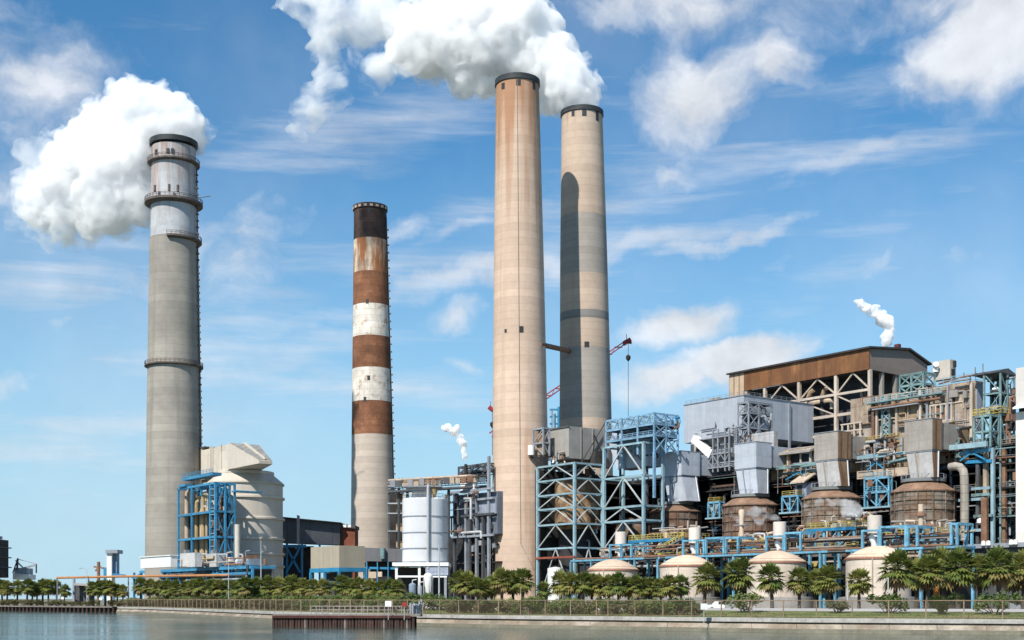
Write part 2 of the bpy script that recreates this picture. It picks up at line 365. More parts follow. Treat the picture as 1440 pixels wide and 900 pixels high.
SHORE_PX = [(1900,910),(1440,893),(1285,891.5),(1130,890),(980,887.5),(830,885),(710,883),(600,880.5),(480,877),(380,873),(290,867.5),(200,862.6),(165,861.8)]
SH = [Vector(((px-CX)/F*(CZ*F/(py-YH)), CZ*F/(py-YH))) for px, py in SHORE_PX]
WH = [SH[-1], Vector((-172, 413)), Vector((-420, 470))]          # wharf line further left
def offset(line, d):
    r = []
    for i, p in enumerate(line):
        t = (line[min(i+1, len(line)-1)]-line[max(i-1, 0)]).normalized(); n = Vector((t.y, -t.x))
        if n.y < 0: n = -n
        r.append(p+n*d)
    return r
def strip(line, prof):
    """sweep a profile of (inland offset, z) along a plan line"""
    m = MB(); cols = [offset(line, d) for d, z in prof]; n = len(line)
    vs = [(cols[j][i].x, cols[j][i].y, prof[j][1]) for j in range(len(prof)) for i in range(n)]
    return m.add(vs, [(j*n+i, j*n+i+1, (j+1)*n+i+1, (j+1)*n+i) for j in range(len(prof)-1) for i in range(n-1)])
def along(line, step, d=0.0):
    """points every `step` metres on the line offset inland by d, with the local direction"""
    q = offset(line, d); out = []; carry = 0
    for p0, p1 in zip(q[:-1], q[1:]):
        L_ = (p1-p0).length; s_ = carry
        while s_ < L_: out.append((p0+(p1-p0)*(s_/L_), (p1-p0).normalized())); s_ += step
        carry = s_-L_
    return out
GROUND = mt('yard_ground', (.20,.18,.14), .9, var=.3, scale=.05, patch=((.10,.11,.05), .52, .06))
ln = [SH[0]+Vector((400,-30))]+SH+WH[1:]+[Vector((-3000, 700))]
gl = offset(ln, .5); vsg = [(p.x, p.y, GZ) for p in gl]+[(-9000,1500,GZ),(-9000,11000,GZ),(9000,11000,GZ),(9000,120,GZ)]
structure('ground', MB().add(vsg, [tuple(range(len(vsg)))]), GROUND)
LAWN = mt('lawn', (.105,.135,.030), .95, var=.35, scale=.3, patch=((.18,.15,.06), .60, .15))
VERGE = [(1.0, GZ+.02), (13, 2.32), (14, 2.36), (23, 2.62), (29, GZ+.0)]
structure('grass_verge', strip(SH, [(1.0, GZ+.02), (13.4, 2.34)]), LAWN)
ROADM = mt('pale_road', (.46,.44,.42), .9, var=.12, scale=.1)
structure('road', strip(SH, [(13.4, 2.36), (23, 2.62), (23.5, 2.5), (29, GZ+.01)]), ROADM)
def verge_z(d):
    for (d0, z0), (d1, z1) in zip(VERGE[:-1], VERGE[1:]):
        if d0 <= d <= d1: return z0+(z1-z0)*(d-d0)/(d1-d0)
    return GZ
WALLM = mt('seawall_concrete', (.40,.34,.27), .9, var=.3, scale=.5, streak=.45, streak_col=(.14,.12,.09), streak_scale=(.35,.35,.25), bump=.4, patch=((.24,.19,.14), .5, .25), panel=(7,6,.1), seam=.6)
CAPM = mt('seawall_cap', (.43,.41,.38), .9, var=.3, scale=.4, patch=((.27,.25,.23), .55, .4), streak=.2, streak_col=(.2,.18,.15))
SLIME = mt('tide_stain', (.13,.12,.085), .7, var=.3)
T = Thing('seawall', 'long pale concrete seawall with a flat cap edging the canal', 'seawall', (SH[5].x, SH[5].y, 0))
T.part('wall_face', strip(SH, [(-.40,.46),(.05,.98),(.45,1.0),(.45,1.2)]), WALLM)
T.part('tide_band', strip(SH, [(-.9,-.8),(-.40,.46)]), SLIME)
T.part('cap', strip(SH, [(.6,1.2),(-.05,1.2),(-.05,1.66),(1.1,1.68)]), CAPM)

# wharf with dark sheet piles at the far left
PILE = mt('dark_timber', (.060,.034,.027), .85, var=.4)
PILE2 = mt('grey_timber', (.20,.17,.15), .85, var=.3)
T = Thing('wharf', 'low wharf of dark timber piles under a grey deck at the far left shore', 'wharf', (WH[0].x, WH[0].y, 0))
T.part('retaining_wall', strip(WH, [(0,-.8),(0,1.3)]), PILE)
T.part('deck', strip(WH, [(-1.6,1.42),(-1.6,1.75),(1.5,1.76)]), PILE2); T.part('shade_backing', strip(WH, [(-.6,-.6),(-.6,1.4)]), DARK)  # near-black sheet stands for the shade under the wharf deck
for i, (p, t) in enumerate(along(WH, 2.4, -1.2)):
    if i > 34: break
    T.part('pile', MB().tube([(p.x,p.y,-.8),(p.x,p.y,1.45)], .3, 8), PILE)
# jetty in front of the white silo
jy = lambda px: 172+(590-px)/208*2
def jp(px, z, dy=0): Y = jy(px)+dy; return Vector(((px-CX)/F*Y, Y, z))
T = Thing('jetty', 'timber jetty on dark piles with pale railing along the canal', 'jetty', jp(590, 0))
d = MB(); d.hexa([jp(384,1.5),jp(590,1.5),jp(590,1.5,3.4),jp(384,1.5,3.4),jp(384,1.78),jp(590,1.78),jp(590,1.78,3.4),jp(384,1.78,3.4)])
T.part('deck', d, PILE2)
fas = mt('red_brown_fascia', (.075,.030,.024), .9, var=.4)
T.part('fascia', MB().hexa([jp(383,1.28,-.12),jp(578,1.28,-.12),jp(578,1.28,-.02),jp(383,1.28,-.02),jp(383,1.62,-.12),jp(578,1.62,-.12),jp(578,1.62,-.02),jp(383,1.62,-.02)]), fas)
T.part('shade_backing', MB().hexa([jp(384,-.5,1.6),jp(586,-.5,1.6),jp(586,-.5,1.75),jp(384,-.5,1.75),jp(384,1.5,1.6),jp(586,1.5,1.6),jp(586,1.5,1.75),jp(384,1.5,1.75)]), DARK)  # added near-black sheet: the shade between the piles as colour
for i in range(50):
    px = 385+i*4.0+random.uniform(-.7,.7)
    T.part('pile', MB().tube([jp(px,-.8,.3), jp(px+random.uniform(-.3,.3),1.5,.3)], .2, 8), PILE2 if i in (11, 25, 39, 47) else PILE)
rl = MB()
for i in range(19): rl.beam(jp(437+i*8,1.78,.2), jp(437+i*8,2.9,.2), .09)
for z in (2.9, 2.4): rl.beam(jp(437,z,.2), jp(581,z,.2), .09)
T.part('railing', rl, mt('pale_railing', (.33,.29,.27), .8))
# chain link fence along the verge
WIRE = bpy.data.materials.new('chain_link'); WIRE.use_nodes = True; Nf, Lf = nt(WIRE)
trn = Nf.new('ShaderNodeBsdfTransparent'); mxs = Nf.new('ShaderNodeMixShader'); mxs.inputs[0].default_value = .10
Nf['Principled BSDF'].inputs['Base Color'].default_value = (.22,.17,.13,1)
Lf.new(trn.outputs[0], mxs.inputs[1]); Lf.new(Nf['Principled BSDF'].outputs[0], mxs.inputs[2]); Lf.new(mxs.outputs[0], Nf['Material Output'].inputs[0])
POST = mt('rusty_post', (.24,.17,.11), .8, var=.3)
for a_, b_, lab in [(0, 5, 'rusty chain link fence on the grass verge below the domed tanks'), (5, 8, 'rusty chain link fence between the seawall and the hedge below the tall beige chimneys'), (8, 12, 'rusty chain link fence behind the timber jetty and on to its left')]:
    ln_ = SH[a_:b_+1]; T = Thing('chain_link_fence', lab, 'fence', (ln_[0].x, ln_[0].y, GZ), 'chain link fences along the canal')
    q = offset(ln_, 1.5)
    pts = along(ln_, 4.0, 1.5)
    for p, t in pts: T.part('post', MB().tube([(p.x,p.y,GZ),(p.x,p.y,GZ+2.1)], .075, 8), POST)
    for z, r in ((2.05,.05),(.2,.03)):
        T.part('rail', MB().tube([(p.x,p.y,GZ+z) for p in q], r, 6), POST)
    T.part('wire_mesh', strip(ln_, [(1.47,GZ+.1),(1.47,GZ+2.0)]), WIRE)
# ------------------------------------------------------------------ chimneys
def stack_mat(name, col, **k): return mt(name, col, .9, var=.10, scale=.08, lines=2.4, line_k=.88, spec=.1, objvar=0, **k)
def add_attr_rust(mat, z0, z1, col, k, th=.5, sc=(.35,.35,.02)):
    """rust runs washed down from the rim: between heights z0 and z1 above the base"""
    Nn, Ll = nt(mat); bs = Nn['Principled BSDF'] if 'Principled BSDF' in Nn else [n for n in Nn if n.type == 'BSDF_PRINCIPLED'][0]
    src = bs.inputs['Base Color'].links[0].from_socket
    tcn = Nn.new('ShaderNodeTexCoord'); sp_ = Nn.new('ShaderNodeSeparateXYZ'); Ll.new(tcn.outputs['Object'], sp_.inputs[0])
    mp_ = Nn.new('ShaderNodeMapping'); mp_.inputs['Scale'].default_value = sc; Ll.new(tcn.outputs['Object'], mp_.inputs[0])
    no = Nn.new('ShaderNodeTexNoise'); no.inputs['Scale'].default_value = 1; no.inputs['Detail'].default_value = 6; Ll.new(mp_.outputs[0], no.inputs[0])
    g = Nn.new('ShaderNodeMapRange'); g.inputs[1].default_value = z0; g.inputs[2].default_value = z1; Ll.new(sp_.outputs[2], g.inputs[0])
    a = Nn.new('ShaderNodeMath'); a.operation = 'MULTIPLY_ADD'; a.inputs[1].default_value = .45; Ll.new(g.outputs[0], a.inputs[0]); Ll.new(no.outputs['Fac'], a.inputs[2])
    r = Nn.new('ShaderNodeMapRange'); r.inputs[1].default_value = th+.25; r.inputs[2].default_value = th+.5; r.inputs[4].default_value = k; Ll.new(a.outputs[0], r.inputs[0])
    m = Nn.new('ShaderNodeMix'); m.data_type = 'RGBA'; Ll.new(r.outputs[0], m.inputs[0]); Ll.new(src, m.inputs[6]); m.inputs[7].default_value = (*col, 1); Ll.new(m.outputs[2], bs.inputs['Base Color'])
def axis(Y, t, b_):
    """plan of the axis (x at z=0, lean per metre) from two (px, py) rows"""
    pt, pb_ = W(*t, Y), W(*b_, Y); lx = (pt.x-pb_.x)/(pt.z-pb_.z); return (pb_.x-lx*pb_.z, Y), (lx, 0)
class Stack:
    def __init__(s, Y, top, bot, rad, label):
        s.Y = Y; s.c, s.lean = axis(Y, top, bot); s.rad = [(W(0, py, Y-6.5).z, hw*Y/F) for py, hw in rad]
        s.T = Thing('chimney', label, 'chimney', (s.c[0], Y, GZ), 'tall chimneys of the plant')
    def z(s, py): return W(0, py, s.Y-6.5).z       # rows are read on the near face
    def r(s, z):
        R = sorted(s.rad)
        for (z0, r0), (z1, r1) in zip(R[:-1], R[1:]):
            if z <= z1: return r0+(r1-r0)*(z-z0)/(z1-z0)
        return R[-1][1]
    def shell(s, z0, z1, grow=0.0, n=64, cap=True):
        zs = [z0+(z1-z0)*i/8 for i in range(9)]; return MB().lathe(s.c, [(s.r(z)+grow, z) for z in zs], n, cap, s.lean)
    def at(s, ang, z, d=0.0):
        """point on the shell; ang 0 faces the camera, positive to the right"""
        r = s.r(z)+d; return Vector((s.c[0]+s.lean[0]*z+r*sin(ang), s.c[1]-r*cos(ang), z))
    def ring(s, z, w, t, arc=None):
        r = s.r(z); pr = [(r-.2, z-t), (r+w, z-t*.4), (r+w, z+t*.3), (r-.2, z+t*.3)]
        m = MB().lathe(s.c, pr, 64, False, s.lean, arc); a0, a1 = arc or (0, 2*pi)
        k = int((a1-a0)/.16)
        for i in range(k+1):
            t_ = a0+(a1-a0)*i/k; p = Vector((s.c[0]+s.lean[0]*z+(r+w-.1)*cos(t_), s.c[1]+(r+w-.1)*sin(t_), z+t*.3)); m.beam(p, p+Vector((0,0,1.1)), .12)
        for h in (.6, 1.1): m.lathe(s.c, [(r+w-.16, z+t*.3+h-.06), (r+w-.04, z+t*.3+h-.06), (r+w-.04, z+t*.3+h+.06), (r+w-.16, z+t*.3+h+.06)], 64, False, s.lean, arc)
        return m
    def port(s, ang, z, w, h): # dark opening with a hood standing proud of the shell
        p = s.at(ang, z); t = Vector((cos(ang), sin(ang), 0)); n = Vector((sin(ang), -cos(ang), 0)); m = MB()
        q = [p-t*w/2-n*.35, p+t*w/2-n*.35, p+t*w/2+n*.12, p-t*w/2+n*.12]
        return m.hexa([i-Vector((0,0,h/2)) for i in q]+[i+Vector((0,0,h/2)) for i in q])
    def strake(s, z0, z1, ang, w=.5, d=.3, cage=0):
        m = MB(); n = 24
        for i in range(n): m.beam(s.at(ang, z0+(z1-z0)*i/n, d), s.at(ang, z0+(z1-z0)*(i+1)/n, d), w)
        if cage:
            k = int((z1-z0)/cage)
            for i in range(k): m.beam(s.at(ang, z0+i*cage, .1), s.at(ang, z0+i*cage, .9), .7, .5)
        return m
RIM = mt('black_rim', (.030,.034,.036), .6, var=.3); GALL = mt('rusty_gallery', (.11,.09,.08), .8, var=.4, streak=.3)
# --- 1: grey concrete with a steel top
C1G = stack_mat('grey_stack_concrete', (.315,.29,.25), patch=((.265,.245,.215), .54, .05), streak=.28, streak_col=(.2,.18,.155), streak_scale=(.25,.25,.012))
C1S = mt('pale_steel_flue', (.42,.425,.435), .6, var=.15, scale=.2, streak=.22, streak_col=(.26,.17,.12), streak_scale=(.4,.4,.04), panel=(4,6,.06), cyl=7.4, seam=.8)
add_attr_rust(C1S, 112, 150, (.24,.12,.07), .7, .56, (.55,.55,.04))
S1 = Stack(431, (244.3,190), (245,780), [(190,31.2),(330,33),(600,37.5),(850,40.5)], 'grey concrete chimney with a pale steel top and ring galleries, farthest left')
T = S1.T
T.part('concrete_shaft', S1.shell(GZ-1, S1.z(330)), C1G); T.part('steel_top', S1.shell(S1.z(330)+.02, S1.z(200), -.25), C1S)
zt = S1.z(190); T.part('rim', MB().lathe(S1.c, [(S1.r(zt)+.1, S1.z(198)), (S1.r(zt)+.45, S1.z(197)), (S1.r(zt)+.45, zt), (S1.r(zt)-1.0, zt), (S1.r(zt)-1.1, zt-7)], 64, False, S1.lean), RIM)
T.part('gallery', S1.ring(S1.z(222), 1.0, .7), GALL); T.part('gallery', S1.ring(S1.z(279), 1.8, 1.1), GALL); T.part('gallery', S1.ring(S1.z(332), 1.3, .9, (-pi/2, pi/2)), GALL); T.part('gallery', S1.ring(S1.z(511), 1.0, .6), GALL)
T.part('ladder_cage', S1.strake(12, S1.z(225), radians(82), .35, .45, 2.2), GALL)
T.part('lightning_rod', MB().tube([S1.at(1.3, S1.z(273), 1), S1.at(1.3, S1.z(272), 6)], .12, 6), GALL)
for a_ in (-.6, 0, .2): T.part('port', S1.port(a_, S1.z(213), .9, 1.5), RIM)
for a_ in (-.45, .1, .4): T.part('warning_lamp', MB().tube([S1.at(a_, S1.z(272), 1.6), S1.at(a_, S1.z(263), 1.6)], .45, 8), GALL)
# --- 2: banded brick red and white
S2 = Stack(505, (520.5,284), (524.8,740), [(284,22.6),(430,25.3),(610,28.9),(850,33)], 'brown and white banded chimney with a black top')
T = S2.T
C2C = stack_mat('banded_stack_concrete', (.44,.375,.315), streak=.1, streak_col=(.3,.25,.2), streak_scale=(.15,.15,.01))
BRN = mt('brown_band_paint', (.19,.082,.042), .85, var=.3, scale=.15, lines=2.4, line_k=.8, streak=.35, streak_col=(.10,.045,.028), streak_scale=(.3,.3,.1), patch=((.25,.12,.06), .6, .2))
WHT = mt('worn_white_band_paint', (.58,.54,.48), .85, var=.18, scale=.2, lines=2.4, line_k=.8, patch=((.36,.27,.20), .60, .35), streak=.3, streak_col=(.38,.27,.18))
TOPW = mt('rust_washed_band_paint', (.56,.47,.36), .85, var=.15, lines=2.4, line_k=.85, streak=.8, streak_col=(.27,.11,.045), streak_scale=(.35,.35,.05))
BLK = mt('charred_band', (.055,.035,.030), .85, var=.3, lines=2.4, line_k=.8, streak=.25, streak_col=(.11,.06,.045), streak_scale=(.5,.5,.05))
T.part('concrete_shaft', S2.shell(GZ-1, S2.z(610)), C2C)
edges = [610,563,516,471,426,380,333,290]; mats_ = [BRN, WHT, BRN, WHT, BRN, TOPW, BLK]
for i, m_ in enumerate(mats_): T.part('painted_band', S2.shell(S2.z(edges[i])+.01, S2.z(edges[i+1]), .03), m_)
zt = S2.z(284); rt = S2.r(zt); rim = T.part('rim', MB().lathe(S2.c, [(rt, S2.z(291)), (rt+.45, S2.z(290)), (rt+.45, zt), (rt-.8, zt), (rt-.8, zt-5)], 64, False, S2.lean), BLK)
for k in range(18):
    t_ = 2*pi*k/18; p = Vector((S2.c[0]+S2.lean[0]*zt+(rt+.42)*cos(t_), S2.c[1]+(rt+.42)*sin(t_), zt-1.05)); tt = Vector((-sin(t_), cos(t_), 0)); nn = Vector((cos(t_), sin(t_), 0))
    q = [p-tt*.6-nn*.2, p+tt*.6-nn*.2, p+tt*.6+nn*.1, p-tt*.6+nn*.1]
    T.part('rim_vent', MB().hexa([i-Vector((0,0,.45)) for i in q]+[i+Vector((0,0,.45)) for i in q]), C2C, rim)
for a_, py in ((.05,295),(-.1,424),(-.05,532),(-.25,562),(1.2,296)): T.part('port', S2.port(a_, S2.z(py), 1.1, 1.8), RIM)
T.part('shaded_joint_strake', S2.strake(14, S2.z(300), radians(78), .3, .2, 3), GALL)
# --- 3 and 4: the tall beige pair
B3 = stack_mat('beige_stack_concrete', (.56,.42,.325), patch=((.50,.37,.28), .55, .04), streak=.22, streak_col=(.40,.30,.225), streak_scale=(.25,.25,.012))
add_attr_rust(B3, 118, 176, (.31,.14,.06), .75, .36, (.30,.30,.016))
B4 = stack_mat('beige_stack_concrete_weathered', (.495,.385,.30), patch=((.42,.325,.25), .55, .04), streak=.22, streak_col=(.34,.26,.19), streak_scale=(.25,.25,.012))
add_attr_rust(B4, 158, 186, (.24,.10,.05), .6, .52, (.5,.5,.03))
G4 = stack_mat('greyer_concrete_course', (.315,.285,.25), streak=.1, streak_col=(.27,.24,.2), streak_scale=(.12,.12,.015))
D4 = stack_mat('dark_grey_concrete_course', (.21,.20,.185))
def beige(S, parts, ports, rimh):
    T = S.T
    for name, p0, p1, m_ in parts: T.part(name, S.shell(S.z(p0)+.01, S.z(p1), 0), m_)
    zt = S.z(rimh[0]); r_ = S.r(zt)
    T.part('rim', MB().lathe(S.c, [(r_, S.z(rimh[1])), (r_+.4, S.z(rimh[1]-.5)), (r_+.4, zt), (r_-.9, zt), (r_-.9, zt-8)], 64, False, S.lean), RIM)
    for a_, py, w, h in ports: T.part('port', S.port(a_, S.z(py), w, h), RIM)
S3 = Stack(425, (727.5,103), (733,790), [(103,30),(350,35),(600,38.6),(850,41.5)], 'tallest chimney, plain beige concrete with rust runs below its dark rim')
beige(S3, [('concrete_shaft', 858, 110, B3)], [(.03,116,1.5,2.4),(-.72,119,1.3,2.0),(.85,117,1.3,2.4),(-.55,466,.8,1.1),(.06,465,1.4,2.0)], (103,111))
S3.T.part('conduit', S3.strake(S3.z(765), S3.z(112), -.02, .15, .12), mt('conduit', (.30,.225,.17), .7))
k0, k1 = S3.at(-.02, S3.z(765), .15), S3.at(.42, S3.z(800), .15); S3.T.part('conduit', MB().beam(k0, k1, .15), MATS['conduit'])
S4 = Stack(453, (818.3,148), (826,800), [(148,28.6),(350,33),(600,36.7),(850,39.5)], 'beige concrete chimney with grey courses and a shadow down its left side, behind the tallest')
beige(S4, [('concrete_shaft', 858, 588, B4), ('grey_course', 588, 488, G4), ('concrete_shaft', 488, 448, B4), ('grey_course', 448, 436, D4), ('concrete_shaft', 436, 384, B4), ('grey_course', 384, 300, G4), ('concrete_shaft', 300, 154, B4)],
      [(.05,158,1.5,3.0),(.75,161,1.3,3.4),(-.5,159,1.1,2.0),(.02,486,1.6,1.9)], (148,155))
T = Thing('pipe_bridge', 'rust brown pipe bridging the gap between the two beige chimneys', 'pipe', W(771,487,428))
T.part('pipe', MB().tube([S3.at(.9, S3.z(483), -.4), W(803,494,448)], .85, 10), RUSTP); T.part('hanger', MB().beam(W(801,480,447.4), W(803,495,447.4), .25), GREYS)

# ------------------------------------------------------------------ steam
def steam_mat(name, dens, g=0.0, noise=None, step=.12, lo=.43, hi=.66):
    m = bpy.data.materials.new(name); m.use_nodes = True; Nn, Ll = nt(m)
    for n in list(Nn): Nn.remove(n)
    o = Nn.new('ShaderNodeOutputMaterial'); v_ = Nn.new('ShaderNodeVolumePrincipled'); Ll.new(v_.outputs[0], o.inputs['Volume'])
    v_.inputs['Color'].default_value = (1,1,1,1); v_.inputs['Density'].default_value = dens; v_.inputs['Anisotropy'].default_value = g
    if noise:                                   # torn vapour: density breaks up in billows
        tc_ = Nn.new('ShaderNodeNewGeometry'); n_ = Nn.new('ShaderNodeTexNoise'); n_.inputs['Scale'].default_value = noise; n_.inputs['Detail'].default_value = 5; n_.inputs['Roughness'].default_value = .62
        n_.inputs['Distortion'].default_value = .6; Ll.new(tc_.outputs['Position'], n_.inputs['Vector'])
        r_ = Nn.new('ShaderNodeMapRange'); r_.interpolation_type = 'SMOOTHSTEP'; r_.inputs[1].default_value = lo; r_.inputs[2].default_value = hi; r_.inputs[3].default_value = 0; r_.inputs[4].default_value = dens; Ll.new(n_.outputs['Fac'], r_.inputs[0]); Ll.new(r_.outputs[0], v_.inputs['Density'])
        try: m.cycles.volume_step_rate = step
        except Exception: pass
    return m
def ico(r, c, sub=2):
    import bmesh
    bm = bmesh.new(); bmesh.ops.create_icosphere(bm, subdivisions=sub, radius=r)
    vs = [v_.co+c for v_ in bm.verts]; bm.verts.index_update(); fs = [tuple(v_.index for v_ in f.verts) for f in bm.faces]; bm.free(); return vs, fs
def steam(Y, blobs, loc, label, mat, voxel, disp, seed, depth=1.0, sub=0, drift=None, group='steam plumes over the plant', name='steam_plume'):
    rnd = random.Random(seed); m = MB()
    for px, py, r in blobs:
        R = r*Y/F; y = Y+rnd.uniform(-.35,.35)*R*depth+(drift(px, py) if drift else 0); c = W(px, py, y)
        m.add(*ico(R, c), True)
        for k in range(sub):                     # smaller billows on the outside
            d = Vector((rnd.gauss(0,1), rnd.gauss(0,1), rnd.gauss(0,1)+.2)).normalized(); m.add(*ico(R*rnd.uniform(.16,.42), c+d*R*.9), True)
    o = single(name, m, mat, loc, label, 'steam plume', group); billow(o, voxel, disp)
    return o
def billow(o, voxel, disp):
    rm = o.modifiers.new('join', 'REMESH'); rm.mode = 'VOXEL'; rm.voxel_size = voxel; rm.use_smooth_shade = True
    for i, (size, st_) in enumerate(disp):
        tx = bpy.data.textures.new('billow', 'CLOUDS'); tx.noise_scale = size; tx.noise_depth = 3; tx.noise_basis = 'ORIGINAL_PERLIN'
        dm = o.modifiers.new('billow', 'DISPLACE'); dm.texture = tx; dm.strength = st_; dm.mid_level = .5; dm.texture_coords = 'GLOBAL'
    rm = o.modifiers.new('join', 'REMESH'); rm.mode = 'VOXEL'; rm.voxel_size = voxel*.9; rm.use_smooth_shade = True; return o
def fringe(o, Y, blobs, voxel, disp, seed, grow=1.12, drift=None):
    """thin torn vapour round a dense plume"""
    r_ = random.Random(seed); m = MB()
    for px, py, r in blobs: m.add(*ico(r*grow*Y/F, W(px+r_.uniform(-4,4), py+r_.uniform(-4,4), Y+(drift(px, py) if drift else 0))), True)
    c = mesh_obj('steam_fringe', m, ST_V, o.location, o); billow(c, voxel, disp); return c
ST_D = steam_mat('dense_steam', .42, noise=.12, lo=.34, hi=.56, step=.10); ST_T = steam_mat('thin_steam', .16, noise=.085); ST_W = steam_mat('wispy_steam', .24, noise=.060); ST_S = steam_mat('small_jet_steam', 2.4, noise=.40, lo=.38, hi=.60); ST_V = steam_mat('steam_fringe', .26, noise=.15, lo=.45, hi=.68)
b1 = [(244,186,26),(262,178,24),(228,166,36),(190,162,42),(215,150,30),(248,160,28),(272,190,18),(150,192,42),(112,228,42),(150,240,48),(190,222,44),(82,256,36),(112,282,42),(62,290,34),(150,287,40),(185,272,32),(195,302,22),(42,300,16),(90,324,18),(130,318,22),(160,312,20),(125,198,24),(278,208,12)]
o1 = steam(431, b1, W(244,192,431), 'billowing white steam plume drifting left from the grey chimney', ST_D, .7, [(7, 6), (2.8, 4.6), (1.1, 2.6)], 3, 1.0, 11, lambda px, py: 2+max(0, 244-px)*.05)
steam(431, [(70,225,30),(40,260,30),(55,310,28),(120,330,22),(25,305,20),(170,325,20),(75,335,20),(200,315,18),(30,215,22),(95,195,22),(15,280,16)], W(60,290,440), 'thin ragged edge of steam trailing left of the grey chimney', ST_T, 1.0, [(11, 13), (4, 7), (1.8, 3)], 5, 1.0, 2, lambda px, py: 12)
b2 = [(819,148,21),(815,138,26),(806,126,32),(795,112,36),(782,98,40),(800,138,26),(788,128,30),(775,118,34),(760,105,40),(765,85,46),(738,82,46),(772,138,24),(800,152,14),(705,68,56),(662,70,52),(690,112,28),(655,112,24),(650,40,62),(720,30,52),(605,60,52),(690,-8,60),(760,45,28),(728,104,24),(640,-20,60)]
o2 = steam(453, b2, W(818,148,453), 'huge dense white steam plume rising left from the pair of beige chimneys', ST_D, .8, [(8, 7), (3, 5), (1.3, 2.8)], 9, 1.0, 11, lambda px, py: 0 if px > 790 else 8)
b3 = [(580,40,52),(548,62,40),(520,42,52),(480,30,48),(448,18,34),(500,82,34),(540,95,24),(470,76,24),(425,10,22),(560,0,50),(500,-12,50),(600,85,26),(455,100,18),(440,140,22),(430,165,18),(422,188,13),(452,152,18),(470,125,20),(425,150,14),(410,175,8),(455,128,22),(485,110,22),(405,5,20),(540,110,18)]
steam(465, b3, W(560,60,465), 'ragged older end of the steam plume breaking up at the top of the sky', ST_W, 1.0, [(12, 17), (4.5, 11), (1.8, 5)], 12, 1.0, 3, lambda px, py: 4)
fringe(o1, 431, b1, 1.1, [(8, 14), (3, 9), (1.3, 4)], 61, 1.22, lambda px, py: 2+max(0, 244-px)*.05)
fringe(o2, 453, b2, 1.2, [(9, 16), (3.2, 9), (1.4, 4)], 62, 1.17, lambda px, py: 0 if px > 790 else 8)
# ------------------------------------------------------------------ right half: the four units and the boiler house
rnd = random.Random(21)
PIPES = [RUSTP, BEIGEP, GREYS, DARK, TEAL, SILV]
RUSTD = mt('rusty_vessel_plate', (.165,.095,.062), .85, var=.35, scale=.4, panel=(2.6,2.4,.16), cyl=7.8, seam=.5, streak=.3, streak_col=(.07,.045,.035), streak_scale=(.5,.5,.08), patch=((.20,.15,.115), .55, .25))
RUSTD2 = mt('brown_vessel_plate', (.185,.120,.080), .85, var=.35, scale=.4, panel=(2.0,2.0,.16), cyl=7.8, seam=.5, streak=.3, streak_col=(.10,.05,.03), streak_scale=(.5,.5,.08), patch=((.24,.20,.16), .52, .25))
RUSTR = mt('rusty_cone_roof', (.215,.135,.09), .85, var=.35, streak=.45, streak_col=(.15,.07,.04), streak_scale=(.4,.4,.4))
LGREY = mt('light_grey_duct', (.40,.43,.48), .6, var=.1, panel=(2.6,3.4,.07), seam=.78, streak=.12, streak_col=(.27,.28,.3))
LGREY2 = mt('pale_duct_funnel', (.43,.46,.51), .55, var=.14, streak=.25, streak_col=(.27,.29,.33), streak_scale=(.6,.6,.03))
OLDG = mt('old_grey_duct', (.29,.265,.235), .75, var=.15, panel=(2.2,2.6,.06), seam=.8, streak=.3, streak_col=(.21,.17,.14))
OLDR = mt('rust_streaked_duct', (.22,.14,.085), .8, var=.3, streak=.5, streak_col=(.09,.045,.025), streak_scale=(.6,.6,.04))
OLDF = mt('whitened_duct_funnel', (.47,.46,.45), .7, var=.2, streak=.42, streak_col=(.27,.19,.13), streak_scale=(.9,.9,.05))

